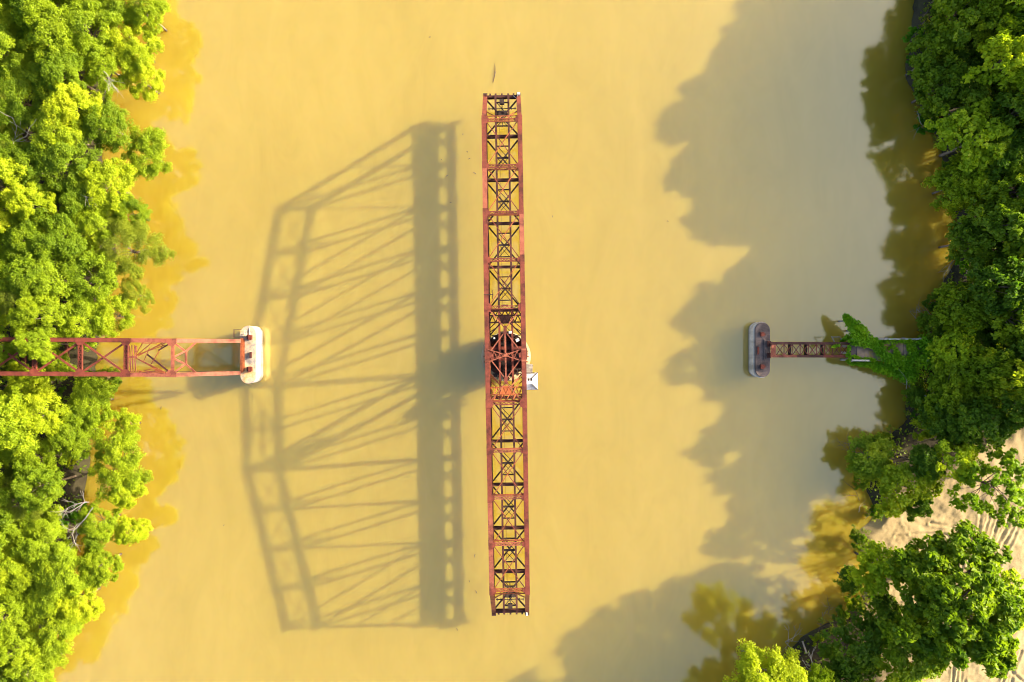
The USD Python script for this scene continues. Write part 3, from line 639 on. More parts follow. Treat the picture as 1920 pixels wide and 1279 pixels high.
part('end_plate', MB().box(.02, .85, -.84, .84, 3.88, 3.93).box(.1, .5, .2, .8, 3.93, 4.05).box(1.9, 2.4, -1.2, -.6, 3.98, 4.02).mesh(), RUST_P, gb)

tr = thing('approach_trestle', 'broken concrete and timber trestle deck reaching from the right bank to the girder span', 'trestle', (55.2, -1.42, 0), .0)
rr = random.Random(8)
for k in range(5):
    x0 = k * 2.85
    m = MB(); sag = rr.uniform(-.05, .03)
    m.bar((x0 + .02, 0, 3.9 + sag), (x0 + 2.82, 0, 3.9 + rr.uniform(-.05, .05)), 3.1, .3)
    part('deck_slab', m.mesh(), DECK if k else CONC_D, tr, label=None)
part('deck_slab', MB().box(.95, 3.0, -1.45, 1.2, 4.08, 4.14).mesh(), DECK, tr, label='patch of pale dead grass on the trestle deck')
for s in (-1, 1):
    for k in range(5):
        if (s, k) in ((-1, 1), (-1, 2), (-1, 3)) and rr.random() < .6: continue
        part('kerb_beam', MB().bar((k * 2.85 + .05, s * 1.72, 4.15 + rr.uniform(-.05, .05)), (k * 2.85 + 2.8, s * (1.72 + rr.uniform(0, .06)), 4.18), .26, .45).mesh(), WHITE if s > 0 and k > 2 else CONC, tr)
for k in range(5):
    part('cross_cap', MB().box(k * 2.85 + .1, k * 2.85 + .5, -2.0, 2.0, 3.3, 3.72).mesh(), WOOD, tr)
    for y in (-1.6, -.5, .5, 1.6): part('pile', MB().tube([(k * 2.85 + .3, y * 1.15, -2.5), (k * 2.85 + .3, y, 3.3)], .2, 8).mesh(), WOOD, tr)
# timber outrigger that the vine climbs along
o_ = np.array([55.2, -1.42, 0]); q1, q2, q3 = W(1626, 646, 3.3) - o_, W(1588, 597, 3.35) - o_, W(1606, 620, 3.2) - o_
m = MB().bar(q1, q2, .3, .3); m.bar((q3[0], q3[1], -2), q3, .3, .3, up=(0, 1, 0)); m.bar((q2[0] + .3, q2[1] - .4, -2), q2 + (.3, -.4, -.1), .28, .28, up=(0, 1, 0))
part('fender_timber', m.mesh(), WOOD, tr)
m = MB().tube([(-2.3, 1.25, 3.2), (-2.75, 2.2, 3.1)], .09, 6); m.tube([(-2.8, 2.05, 3.2), (-1.2, 2.1, 3.0)], .08, 6)
part('broken_pole', m.mesh(), DEADWOOD, tr)

# ------------------------------------------------------------------ foliage
def leaf_cards(rng, cen, out, size, aspect=.55, updir=.25, rand=.8):
    n = len(cen)
    nr = out + rand * rng.normal(size=(n, 3)) + np.array([0, 0, updir]); nr /= np.linalg.norm(nr, axis=1, keepdims=True)
    t = np.cross(nr, rng.normal(size=(n, 3))); t /= np.maximum(np.linalg.norm(t, axis=1, keepdims=True), 1e-6)
    b = np.cross(nr, t); L = size * rng.uniform(.6, 1.35, (n, 1)); Wd = L * aspect
    fold = nr * L * .12
    v = np.stack([cen - t * L / 2 - fold, cen + b * Wd / 2, cen + t * L / 2 - fold, cen - b * Wd / 2], 1).reshape(-1, 3)
    a = np.arange(n) * 4
    return v, np.vstack([np.c_[a, a + 1, a + 2], np.c_[a, a + 2, a + 3]])

def sph(rng, n):
    d = rng.normal(size=(n, 3)); return d / np.linalg.norm(d, axis=1, keepdims=True)

def crown(rng, R, zc, Hc, nclump, nsub, nleaf, size, rc=(.22, .36), open_=.0, flat=.75, aspect=.55, subr=.5):
    """leaf cards in sub-clumps in clumps over a lobed dome; returns mesh and the clump centres"""
    lob = rng.uniform(0, 6.28, 6); amp = rng.uniform(.05, .16, 6)
    cl, tries = [], 0
    while len(cl) < nclump and tries < 4000:
        tries += 1
        d = sph(rng, 1)[0]
        if d[2] < -.35: continue
        az = math.atan2(d[1], d[0]); f = 1 + sum(amp[i] * math.sin((i + 2) * az + lob[i]) for i in range(6))
        rad = rng.uniform(.55, 1.0) ** .6
        c = np.array([d[0] * R * f * rad * .86, d[1] * R * f * rad * .86, zc + d[2] * Hc * rad])
        r = R * rng.uniform(*rc)
        if any(np.linalg.norm((c - q) * (1, 1, .8)) < .62 * (r + s) * (1 - open_ * .0) * .9 for q, s in cl) and rng.random() > .12: continue
        cl.append((c, r))
    P, O = [], []
    for c, r in cl:
        sd = sph(rng, nsub); sd[:, 2] = np.abs(sd[:, 2]) * .9 - .25
        sc = c + sd * r * rng.uniform(.45, .95, (nsub, 1)) * np.array([1, 1, flat])
        for q in sc:
            k = max(4, int(nleaf * rng.uniform(.5, 1.4)))
            dd = sph(rng, k); dd[:, 2] = np.where(dd[:, 2] < -.3, -dd[:, 2], dd[:, 2])
            P.append(q + dd * (r * subr * rng.uniform(.35, 1.05, (k, 1)) ** .7) * np.array([1, 1, flat])); O.append(dd * .8 + nrm(q - np.array([0, 0, zc - Hc * .3])) * .5)
    P, O = np.vstack(P), np.vstack(O)
    return leaf_cards(rng, P, O, size, aspect), cl

def trunk_mesh(rng, h, r0, cl, lean=.5, nl=14):
    m = MB(); top = np.array([rng.uniform(-lean, lean), rng.uniform(-lean, lean), h * .72])
    pts = [np.array([0, 0, -.8]), np.array([rng.uniform(-.1, .1), rng.uniform(-.1, .1), h * .25]), top * (.6, .6, .66), top]
    m.tube(pts, [r0 * 1.25, r0 * .85, r0 * .6, r0 * .25], 7)
    idx = rng.permutation(len(cl))[:nl]
    for i in idx:
        c, r = cl[i]; f = rng.uniform(.35, .85); s = np.array(pts[1]) * (1 - f) + np.array(top) * f
        mid = (s + c) / 2 + np.array([rng.uniform(-.3, .3), rng.uniform(-.3, .3), rng.uniform(-.1, .5)])
        m.tube([s, mid, c], [r0 * .34, r0 * .22, r0 * .08], 5)
    return m.mesh()

stage.CreateClassPrim('/World/tree_kinds')
KIND = {}
def make_kind(name, seed, R, h, zc, Hc, nclump, nsub, nleaf, size, leaf, r0=.22, nl=12, **kw):
    rng = np.random.default_rng(seed)
    x = UsdGeom.Xform.Define(stage, '/World/tree_kinds/' + name).GetPrim()
    (mesh, cl) = crown(rng, R, zc, Hc, nclump, nsub, nleaf, size, **kw)
    part('trunk', trunk_mesh(rng, h, r0, cl, nl=nl), BARK, x, smooth=True)
    part('crown', mesh, leaf, x)
    KIND[name] = (x.GetPath(), R, h, zc / h)
for i in range(4): make_kind(f'willow_{"abcd"[i]}', 20 + i, 4.2, 10, 6.8, 2.9, 36, 8, 84, .26, LEAF_W, flat=.7)
for i in range(3): make_kind(f'yellow_willow_{"abc"[i]}', 40 + i, 4.2, 10, 6.8, 2.9, 34, 8, 84, .26, LEAF_Y, flat=.7)
for i in range(2): make_kind(f'olive_willow_{"ab"[i]}', 50 + i, 4.2, 10, 6.8, 2.9, 30, 8, 84, .28, LEAF_O, flat=.65, aspect=.3)
for i in range(3): make_kind(f'broad_{"abc"[i]}', 60 + i, 4.8, 12, 8.0, 3.6, 36, 7, 24, .58, LEAF_B, aspect=.7)
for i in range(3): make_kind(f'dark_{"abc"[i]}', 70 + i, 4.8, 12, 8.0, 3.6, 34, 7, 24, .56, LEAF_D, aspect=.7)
for i in range(3): make_kind(f'light_{"abc"[i]}', 80 + i, 4.8, 12, 8.0, 3.6, 34, 7, 24, .58, LEAF_L, aspect=.7)
make_kind('lacy_a', 90, 6.0, 12, 8.5, 2.6, 46, 6, 16, .55, LEAF_L, aspect=.7, rc=(.14, .22), nl=30)
make_kind('spread_a', 91, 8.5, 14, 8.5, 4.2, 125, 7, 28, .6, LEAF_B, aspect=.7, rc=(.13, .2), nl=30, r0=.4)
for i in range(3): make_kind(f'shrub_{"abc"[i]}', 95 + i, 1.6, 2.6, 1.4, 1.0, 12, 6, 18, .38, [LEAF_D, LEAF_B, LEAF_V][i], r0=.06, nl=8)
make_kind('dry_shrub_a', 99, 1.6, 2.4, 1.3, .9, 7, 4, 7, .3, LEAF_O, r0=.06, nl=20)

SHADE = np.array([(1560, -300), (1500, -100), (1430, 0), (1400, 80), (1325, 160), (1290, 200), (1284, 260), (1305, 300), (1270, 350), (1320, 405), (1445, 432), (1440, 470), (1380, 520), (1300, 570), (1255, 605), (1285, 625), (1245, 660), (1270, 690), (1400, 742),
    (1322, 800), (1355, 860), (1445, 908), (1370, 960), (1290, 1000), (1265, 1032), (1320, 1075), (1530, 1085), (1300, 1150), (1230, 1170), (1000, 1279), (850, 1400), (700, 1600)], float)
def max_height(x, y, r, h_):
    h = h_
    while h > 5:
        tx, ty = x - h * .95 * 2.806, y - h * .95 * .872
        ex, ey = x - r * .8 - h * .68 * 2.806, y - h * .68 * .872
        lim = lambda yy: (np.interp(639.5 - yy / PXM, SHADE[:, 1], SHADE[:, 0]) - 960) * PXM
        if tx > lim(ty) + 1.2 and all(ex + abs(u) * r * .25 > lim(ey + u * r) + .8 for u in (-.55, 0, .55)): break
        h -= .25
    return h
trng = np.random.default_rng(7)
PLACED = []
def tree(px, py, rpx, h, kind, label, name='tree', cat='tree', group=None, reg=True):
    if kind not in KIND:
        opts = [k for k in KIND if k.rsplit('_', 1)[0] == kind]; kind = opts[int(trng.integers(len(opts)))]
    path, R, h0, fz = KIND[kind]
    if px > 1735 and name == 'broadleaf_tree' and not kind.startswith('spread'):
        q = W(px, py, fz * h); h = max_height(q[0], q[1], rpx * PXM * .9, h); rpx *= .7 if h < 5.5 else 1
    zc = fz * h; p = W(px, py, zc + .5); g = gz(p[0], p[1]); g = max(g, -.6)
    r = rpx * PXM * (CAM_H - zc) / CAM_H
    x = UsdGeom.Xform.Define(stage, numbered('/World', name))
    x.AddTranslateOp().Set(Gf.Vec3d(float(p[0]), float(p[1]), g)); x.AddRotateZOp().Set(float(trng.uniform(0, 360)))
    x.AddScaleOp().Set(Gf.Vec3f(float(r / R * trng.uniform(.94, 1.06)), float(r / R * trng.uniform(.94, 1.06)), float(h / h0)))
    prim = x.GetPrim(); prim.GetReferences().AddInternalReference(path); prim.SetInstanceable(True)
    tag(prim, label, cat, group)
    if reg: PLACED.append((p[0], p[1], r))
    return prim

# --- left bank, edge trees one by one (photo px, py, radius px, height m)
LEFT = [
 (272, 22, 44, 9, 'yellow_willow', 'bright yellow willow leaning over the water in the upper left corner of the river'),
 (245, 82, 52, 9.5, 'yellow_willow', 'broad yellow green willow just below the bright corner willow on the left bank'),
 (262, 150, 38, 8, 'yellow_willow', 'drooping yellow willow at the left water edge beside the bare pale limbs'),
 (160, 60, 60, 11, 'willow', 'tall green willow behind the yellow corner willows on the left bank'),
 (190, 118, 48, 10, 'willow', 'green willow directly above the bare pale limbs on the left bank'),
 (268, 286, 46, 8, 'yellow_willow', 'lone round yellow green willow standing out over the water apart from the left bank wood'),
 (190, 230, 52, 10, 'willow', 'green willow left of the lone round willow, with its edge towards the inlet'),
 (120, 310, 55, 11, 'willow', 'round green willow below the bare leaning trunks on the left bank'),
 (195, 345, 55, 10.5, 'yellow_willow', 'yellow green willow below and left of the lone round willow'),
 (240, 400, 36, 8.5, 'willow', 'small willow at the left water edge below the lone round willow'),
 (238, 462, 62, 9.5, 'olive_willow', 'wide olive feathery willow overhanging the water midway between lone willow and truss'),
 (248, 553, 30, 7, 'olive_willow', 'small low olive willow reaching over the water above the western pier'),
 (210, 590, 42, 8.5, 'yellow_willow', 'bright willow at the waterside just above the truss portal'),
 (165, 520, 55, 10.5, 'willow', 'green willow behind the small olive willow above the truss'),
 (110, 450, 55, 11, 'willow', 'full green willow inland of the wide olive willow'),
 (70, 385, 38, 12, 'yellow_willow', 'tall yellow tinted tree standing proud in the left wood above the truss'),
 (150, 605, 45, 10, 'willow', 'willow hanging beside the upper chord of the western truss'),
 (80, 645, 32, 14.2, 'willow', 'tall willow whose crown covers the upper chord of the western truss'),
 (12, 650, 30, 13.5, 'willow', 'tall willow covering the upper chord where the truss leaves the picture'),
 (60, 720, 40, 7.5, 'willow', 'dark shaded willow under the lower chord of the western truss'),
 (165, 755, 48, 9, 'willow', 'willow just below the western truss at the water edge'),
 (195, 715, 26, 6, 'willow', 'low willow poking out beneath the lower chord of the truss at the waterside'),
 (232, 800, 30, 6.5, 'yellow_willow', 'small yellowish willow standing alone in the water below the truss'),
 (130, 815, 48, 10, 'willow', 'green willow behind the small yellowish water willow'),
 (215, 872, 58, 9, 'yellow_willow', 'large pale yellow willow bulging over the water below the truss'),
 (232, 920, 36, 8, 'yellow_willow', 'lower pale lobe of willow next to the large bulging yellow willow'),
 (180, 985, 40, 9, 'willow', 'green willow right of the bleached dead branches on the left bank'),
 (240, 1000, 32, 7.5, 'yellow_willow', 'round yellow willow at the waterside right of the bleached dead branches'),
 (185, 1062, 38, 8.5, 'yellow_willow', 'yellow willow below the bleached dead branches at the water edge'),
 (110, 1075, 55, 10.5, 'willow', 'broad green willow inland below the bleached dead branches'),
 (140, 1130, 42, 9, 'yellow_willow', 'yellow green willow on the lower left water edge'),
 (85, 1195, 55, 10, 'yellow_willow', 'large yellow green willow near the lower left corner'),
 (60, 1265, 55, 10, 'yellow_willow', 'willow cut by the bottom edge of the picture at the lower left'),
]
for a in LEFT: tree(*a[:5], a[5], name='willow_tree')
LIM = np.array([(-300, 250), (0, 240), (100, 220), (180, 185), (240, 175), (330, 200), (420, 225), (500, 205), (600, 190), (640, 150), (700, 165), (760, 170), (820, 140), (860, 155), (930, 95), (980, 85), (1050, 150), (1120, 130), (1180, 85), (1279, 60), (1500, 20)], float)
def fill(n, xr, yr, sp, fn):
    for _ in range(n):
        px, py = trng.uniform(*xr), trng.uniform(*yr)
        h = fn(px, py)
        if h is None: continue
        p = W(px, py, .68 * h)
        if all(math.hypot(p[0] - q[0], p[1] - q[1]) > sp + .38 * q[2] for q in PLACED): yield px, py, h
AUTO = []
L_LEVEL = [(60, 'by the top picture edge'), (130, 'just above the bare pale limbs'), (200, 'level with the bare pale limbs'), (260, 'just above the lone round willow'), (330, 'level with the lone round willow'),
           (400, 'just below the lone round willow'), (480, 'level with the wide olive willow'), (560, 'just below the wide olive willow'), (660, 'just above the western truss'), (780, 'just below the western truss'),
           (840, 'level with the yellowish water willow'), (920, 'level with the bulging yellow willow'), (1010, 'level with the bleached dead branches'), (1090, 'just below the bleached branches'), (1180, 'above the lower left corner'), (9999, 'in the lower left corner')]
R_LEVEL = [(60, 'by the top picture edge'), (140, 'above the bare grey twigs'), (230, 'beside the bare grey twigs'), (310, 'by the big sunlit tree'), (390, 'by the brightest tree'), (470, 'below the brightest tree'),
           (560, 'well above the trestle'), (640, 'just above the trestle'), (720, 'level with the trestle'), (800, 'just below the trestle'), (9999, 'beside the sandy clearing')]
TONE = {'willow': 'green', 'yellow_willow': 'yellow green', 'olive_willow': 'olive', 'broad': 'green', 'dark': 'dark green', 'light': 'light green'}
def auto(prim, side, kind, px, py, r, h):
    if not (-20 < px < 1940 and -20 < py < 1300): return
    low = h < 7.6
    size = 'low' if low else 'slim' if r < 47 else 'broad' if r > 54 else 'medium'
    if side == 'l': col = 'by the left edge' if px < 50 else 'mid wood' if px < 115 else 'behind the waterside trees'; lev = L_LEVEL
    else: col = 'by the right edge' if px > 1885 else 'mid wood' if px > 1825 else 'near the water'; lev = R_LEVEL
    w = 'willow' if side == 'l' else 'tree'
    AUTO.append((prim, f"{size} {TONE[kind]} {w} {col}, {next(t for y, t in lev if py < y)}", py))
def left_h(px, py):
    if px > np.interp(py, LIM[:, 1] * 0 + LIM[:, 0], LIM[:, 1]) - 30: return None
    if 615 < py < 725 and px > -80: return 5.5 + trng.uniform(-1, 1) if 655 < py < 700 else None
    if math.hypot((px - 140) / 1.2, py - 965) < 38 or (30 < px < 110 and 235 < py < 290): return None
    return trng.uniform(7.8, 13.2)
for px, py, h in fill(9000, (-70, 250), (-60, 1340), 2.75, left_h):
    r = trng.uniform(40, 58) if h > 7 else 30
    k = 'willow' if trng.random() < .72 else ('yellow_willow' if trng.random() < .8 else 'olive_willow')
    if py < 640: o = tree(px, py, r, h, k, 'green willow in the closed wood on the left bank above the western truss', name='willow_tree', group='willows of the left wood above the truss')
    else: o = tree(px, py, r, h, k, 'green willow in the closed wood on the left bank below the western truss', name='willow_tree', group='willows of the left wood below the truss')
    auto(o, 'l', k, px, py, r, h)

# --- right bank
RIGHT = [
 (1800, 28, 62, 13, 'broad', 'large dark green tree at the top of the right bank next to the water'),
 (1748, 108, 44, 10, 'broad', 'round green tree on the water edge at the upper right'),
 (1765, 160, 48, 11, 'broad', 'green tree with bright tips just above the bare grey bank twigs'),
 (1882, 118, 60, 18, 'light', 'tall sunlit tree near the right picture edge, upper right wood'),
 (1840, 60, 40, 13, 'dark', 'dark tree wedged between the two large upper right trees'),
 (1832, 262, 68, 14, 'light', 'big sunlit tree bulging towards the water beside the bare grey bank twigs'),
 (1835, 345, 40, 13.5, 'light', 'brightest yellow topped tree on the right bank'),
 (1800, 345, 44, 11, 'broad', 'green tree hanging over the water left of the brightest yellow topped tree'),
 (1895, 300, 52, 14, 'broad', 'green tree right of the big sunlit tree on the right bank'),
 (1880, 425, 62, 18, 'dark', 'tall dark green tree on the right bank above the trestle'),
 (1825, 450, 46, 12, 'dark', 'dark bank tree left of the tall dark green tree'),
 (1865, 535, 58, 16, 'dark', 'dense dark tree midway between the brightest tree and the trestle'),
 (1805, 575, 48, 11, 'broad', 'green waterside tree just above the trestle on the right'),
 (1890, 590, 50, 17, 'broad', 'green tree right of the waterside tree above the trestle'),
 (1752, 618, 30, 6, 'broad', 'low bushy tree at the water edge right above the trestle'),
 (1785, 652, 46, 9, 'light', 'bright feathery tree growing where the trestle meets the right bank'),
 (1845, 690, 46, 11, 'broad', 'green tree right of the feathery tree at the trestle end'),
 (1890, 700, 46, 17, 'dark', 'dark tree at the right picture edge level with the trestle'),
 (1775, 735, 44, 8.5, 'broad', 'green tree below the landward end of the trestle'),
 (1722, 745, 22, 4.5, 'broad', 'small low bush on the water edge below the trestle'),
 (1832, 795, 50, 11, 'broad', 'green tree above the sandy clearing on the right bank'),
 (1780, 800, 40, 9, 'dark', 'dark tree between the water and the sandy clearing'),
 (1640, 862, 46, 7, 'dark', 'dark round tree on the point jutting into the river below the trestle'),
 (1692, 912, 52, 8, 'broad', 'green tree just right of the dark round point tree'),
 (1716, 945, 26, 7, 'broad', 'small green tree overhanging the top of the sand spit'),
 (1778, 862, 44, 10, 'light', 'sunlit tree behind the point trees, left of the lacy tree'),
 (1728, 868, 36, 9, 'dark', 'dark tree in the gap behind the point trees'),
 (1858, 910, 72, 13, 'lacy', 'open lacy tree over the sand with tyre tracks showing through'),
 (1782, 1122, 128, 20, 'spread', 'very large spreading green tree on the sand in the lower right'),
 (1655, 1068, 48, 12, 'light', 'bright sunlit crown at the waterside edge of the large spreading tree'),
 (1722, 1062, 40, 13, 'broad', 'green crown above the large spreading tree beside the curved tyre tracks'),
 (1868, 1120, 48, 11, 'light', 'light green crown on the right side of the large spreading tree'),
 (1825, 1190, 48, 11, 'broad', 'green crown at the bottom of the large spreading tree by the lower tyre tracks'),
 (1597, 1092, 28, 6.5, 'dark', 'small dark green tree at the water edge below the sand spit'),
 (1592, 1212, 58, 9, 'broad', 'wide green tree at the water edge in the lower right'),
 (1680, 1235, 62, 10, 'broad', 'green tree between the wide waterside tree and the lower tyre tracks'),
 (1655, 1155, 42, 10, 'dark', 'shaded dark tree below the bright waterside crown'),
 (1720, 1180, 42, 11, 'dark', 'shaded tree in the hollow under the large spreading tree'),
 (1440, 1282, 72, 17, 'yellow_willow', 'tall yellow tree at the bottom edge whose branching image mirrors in the water'),
 (1520, 1290, 46, 12, 'light', 'bright tree beside the tall yellow tree at the bottom edge'),
 (1580, 1275, 36, 9, 'broad', 'green tree at the bottom edge right of the bright one'),
]
for a in RIGHT: tree(*a[:5], a[5], name='broadleaf_tree')
def right_h(px, py):
    rb = np.interp(py, RB[:, 1], RB[:, 0])
    if px < rb + 70: return None
    if py > 770 and py > 985 - .578 * (px - 1600) - 60: return None
    if py > 1240: return None
    if 625 < py < 690 and px < 1800: return None
    return trng.uniform(15, 18.5) if px > 1820 else trng.uniform(9, 13)
for sp_, hh in ((2.9, right_h), (1.1, lambda px, py: None if right_h(px, py) is None else trng.uniform(5.5, 8.0))):
    for px, py, h in fill(6000 if sp_ > 2 else 700, (1750, 2130 if sp_ > 2 else 1930), (-330 if sp_ > 2 else -40, 800), sp_, hh):
        k = ['broad', 'dark', 'light'][int(trng.choice(3, p=[.4, .42, .18]))]; r = trng.uniform(45, 62) * (1 if sp_ > 1 else .7)
        o = tree(px, py, r, h, k, 'green broadleaf tree in the closed wood on the right bank', name='broadleaf_tree', group='broadleaf trees of the right wood')
        auto(o, 'r', k, px, py, r, h)
for k_, py in enumerate(range(-120, 760, 42)):
    for dx_ in (0, 62):
        px = 1905 + dx_ + trng.uniform(-14, 14); r = trng.uniform(34, 42)
        if 985 - .578 * (px - 1600) - 60 < py: continue
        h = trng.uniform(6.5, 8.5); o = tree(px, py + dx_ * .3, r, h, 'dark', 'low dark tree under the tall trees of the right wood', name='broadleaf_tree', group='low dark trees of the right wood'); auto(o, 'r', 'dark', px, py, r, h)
for px, py, h in fill(2500, (1715, 1850), (-60, 800), .3, lambda px, py: trng.uniform(4.2, 6.0) if np.interp(py, RB[:, 1], RB[:, 0]) + 45 < px < np.interp(py, RB[:, 1], RB[:, 0]) + 130 and not (620 < py < 700) else None):
    k = ['broad', 'dark'][int(trng.integers(2))]; r = trng.uniform(24, 32)
    o = tree(px, py, r, h, k, 'low green tree under the taller right bank trees', name='broadleaf_tree', group='low trees under the right wood'); auto(o, 'r', k, px, py, r, h)
for px, py, h in fill(1500, (1330, 1700), (1330, 1480), 3.0, lambda px, py: trng.uniform(11, 15) if px > np.interp(py, RB[:, 1], RB[:, 0]) + 60 else None):
    tree(px, py, 55, h, 'broad', 'green broadleaf tree in the closed wood on the right bank', name='broadleaf_tree', group='broadleaf trees of the right wood')

for px, py, h in fill(300, (-20, 250), (-20, 1290), 1.6, lambda px, py: None if left_h(px, py) is None or abs(py - 668) < 50 else trng.uniform(5.0, 7.0)):
    r = trng.uniform(28, 40)
    o = tree(px, py, r, h, 'willow', 'low willow under the taller left bank trees', name='willow_tree', group='low willows under the left wood'); auto(o, 'l', 'willow', px, py, r, h)

# low undergrowth on the forest floor, nobody could count it
ur = np.random.default_rng(31)
ux, uy = ur.uniform(-105, 105, 150000), ur.uniform(-72, 80, 150000)
ud, _ = bank_dist(ux, uy); uh, us_ = ground_height(ux, uy)
keep = (uh > .15) & (us_ < .25) & ((ux > 45) | (ux < -58)) & (ur.uniform(size=len(ux)) < .75 * smst(.35, .5, meshkit.fbm(np.stack([ux * .25, uy * .25, ux * 0], -1), 3, 9)) + .15)
uc = np.c_[ux, uy, uh + ur.uniform(.02, .5, len(ux))][keep]
tag(part('undergrowth', leaf_cards(ur, uc, np.tile([0, 0, 1.], (len(uc), 1)), .5, .6, rand=.6), LEAF_D, None), 'low dark undergrowth on the shaded ground beneath the trees', 'undergrowth', kind='stuff')

# shrubs along the waterline and as understorey
def bank_shrubs(B_, side, ys, n, kinds, label, group, off=(0, 30)):
    for _ in range(n):
        py = trng.uniform(*ys); px = np.interp(py, B_[:, 1], B_[:, 0]) + side * trng.uniform(*off)
        kk = kinds[int(trng.integers(len(kinds)))]; o = tree(px, py, trng.uniform(9, 22), trng.uniform(1.5, 3.5), kk, label, name='bank_shrub', cat='shrub', group=group, reg=False)
        lev = L_LEVEL if side < 0 else R_LEVEL[:-1] + [(860, 'between trestle and sand spit'), (960, 'beside the point trees'), (1100, 'just below the sand spit'), (1190, 'under the spreading tree'), (9999, 'by the bottom edge')]
        AUTO.append((o, f"{'dry twiggy' if kk[0] == 'd' else 'low green'} shrub {'under the left willows' if side < 0 else 'on the right waterline'}, {next(t for y, t in lev if py < y)}", py))
bank_shrubs(RB, 1, (-5, 620), 30, ['shrub', 'shrub', 'dry_shrub'], 'low shrub along the right waterline above the trestle', 'shrubs on the right waterline above the trestle')
bank_shrubs(RB, 1, (690, 940), 18, ['shrub', 'dry_shrub'], 'low shrub along the right waterline between trestle and sand spit', 'shrubs between trestle and sand spit')
bank_shrubs(RB, 1, (1050, 1270), 18, ['shrub', 'dry_shrub'], 'low shrub along the lower right waterline under the spreading tree', 'shrubs on the lower right waterline', (5, 40))
bank_shrubs(RB, 1, (955, 1050), 12, ['dry_shrub', 'shrub', 'dry_shrub'], 'low shrub on the dark edge of the sand spit', 'shrubs on the sand spit edge', (0, 10))
bank_shrubs(LB, -1, (0, 640), 20, ['shrub'], 'low shrub under the left bank willows above the truss', 'shrubs under the left willows above the truss', (10, 90))
bank_shrubs(LB, -1, (650, 1270), 20, ['shrub'], 'low shrub under the left bank willows below the truss', 'shrubs under the left willows below the truss', (10, 90))

seen = {}
for o, base, py in AUTO: seen.setdefault(base, []).append((py, o))
for base, L in seen.items():
    L.sort(key=lambda t: t[0]); n = len(L)
    for k, (_, o) in enumerate(L):
        num = ['', 'one', 'two', 'three', 'four', 'five', 'six', 'seven', 'eight', 'nine'][min(n, 9)]
        w = '' if n == 1 else (f'highest of {num}' if k == 0 else f'lowest of {num}' if k == n - 1 else f"{['', 'second', 'third', 'fourth', 'fifth', 'sixth', 'seventh', 'eighth', 'ninth', 'tenth'][min(k, 9)]} of {num}")
        if n > 9: continue
        o.SetCustomDataByKey('label', base + (', ' + w if w else ''))
        o.SetCustomDataByKey('group', 'shrubs along the banks' if 'shrub' in base else 'trees of the left wood' if 'willow' in base.split(',')[0].split() else 'trees of the right wood')

# vine over the trestle
vr = np.random.default_rng(17)
vine = thing('climbing_vine', 'mass of bright green climbing vine draped over the broken trestle deck and its leaning timber', 'vine', (0, 0, 0))
P, O = [], []
def vine_run(pts, n, fall=.5):
    pts = np.array(pts, float)
    seg = np.linspace(0, len(pts) - 1, n); i0 = np.minimum(seg.astype(int), len(pts) - 2); f = (seg - i0)[:, None]
    c = pts[i0] * (1 - f) + pts[i0 + 1] * f
    d = sph(vr, n); d[:, 2] = np.abs(d[:, 2]) * .8 - .1
    rad = c[:, 3:4] * np.sqrt(vr.uniform(.05, 1, (n, 1)))
    P.append(c[:, :3] + d * rad * np.array([1, 1, .6])); O.append(d)
def V(px, py, z, r): return [*W(px, py, z), r * PXM]
vine_run([V(1585, 593, 3.9, 6), V(1594, 605, 4.0, 10), V(1606, 617, 4.2, 16), V(1613, 630, 4.4, 20), V(1625, 640, 4.6, 16)], 2400)
vine_run([V(1596, 640, 4.3, 8), V(1625, 642, 4.6, 10), V(1645, 645, 4.6, 12), V(1652, 656, 4.5, 12)], 900)
vine_run([V(1640, 640, 4.4, 9), V(1650, 660, 4.6, 12), V(1665, 672, 4.5, 12), V(1690, 682, 4.2, 14), V(1725, 690, 3.4, 18)], 1400)
vine_run([V(1590, 678, 3.4, 6), V(1620, 681, 3.3, 8), V(1650, 686, 3.4, 13), V(1690, 696, 3.2, 20), V(1715, 702, 3.0, 24)], 2000)
vine_run([V(1592, 650, 4.2, 4), V(1590, 664, 4.2, 5), V(1594, 674, 4.0, 5)], 120)
vine_run([V(1680, 655, 4.3, 7), V(1684, 668, 4.3, 7), V(1690, 680, 4.1, 10)], 260)
vine_run([V(1705, 645, 4.3, 8), V(1712, 660, 4.3, 12), V(1722, 675, 4.0, 15)], 520)
vine_run([V(1735, 640, 4.4, 14), V(1745, 655, 4.4, 20), V(1745, 680, 3.8, 24)], 1600)
vine_run([V(1652, 640, 4.3, 5), V(1700, 640, 4.3, 6), V(1735, 645, 4.3, 9)], 330)
vine_run([V(1655, 668, 4.3, 9), V(1690, 674, 4.3, 9), V(1735, 674, 4.2, 13)], 650)
vine_run([V(1665, 655, 4.2, 4), V(1676, 648, 4.2, 4)], 60)
vine_run([V(1600, 668, 4.2, 3), V(1612, 672, 4.2, 4), V(1640, 676, 4.2, 5)], 160)
vine_run([V(1640, 692, 2.4, 8), V(1690, 702, 2.2, 14), V(1712, 712, 2.0, 16)], 900)
vine_run([V(1577, 640, 3.0, 3), V(1590, 632, 3.6, 6), V(1602, 640, 4.0, 8)], 260)
vine_run([V(1560, 650, 4.0, 3), V(1575, 648, 4.1, 4)], 50)
vine_run([V(1600, 625, 2.8, 12), V(1607, 640, 2.5, 14)], 300)
part('foliage', leaf_cards(vr, np.vstack(P), np.vstack(O), .42, .7), LEAF_V, vine, kind='stuff')
m = MB()
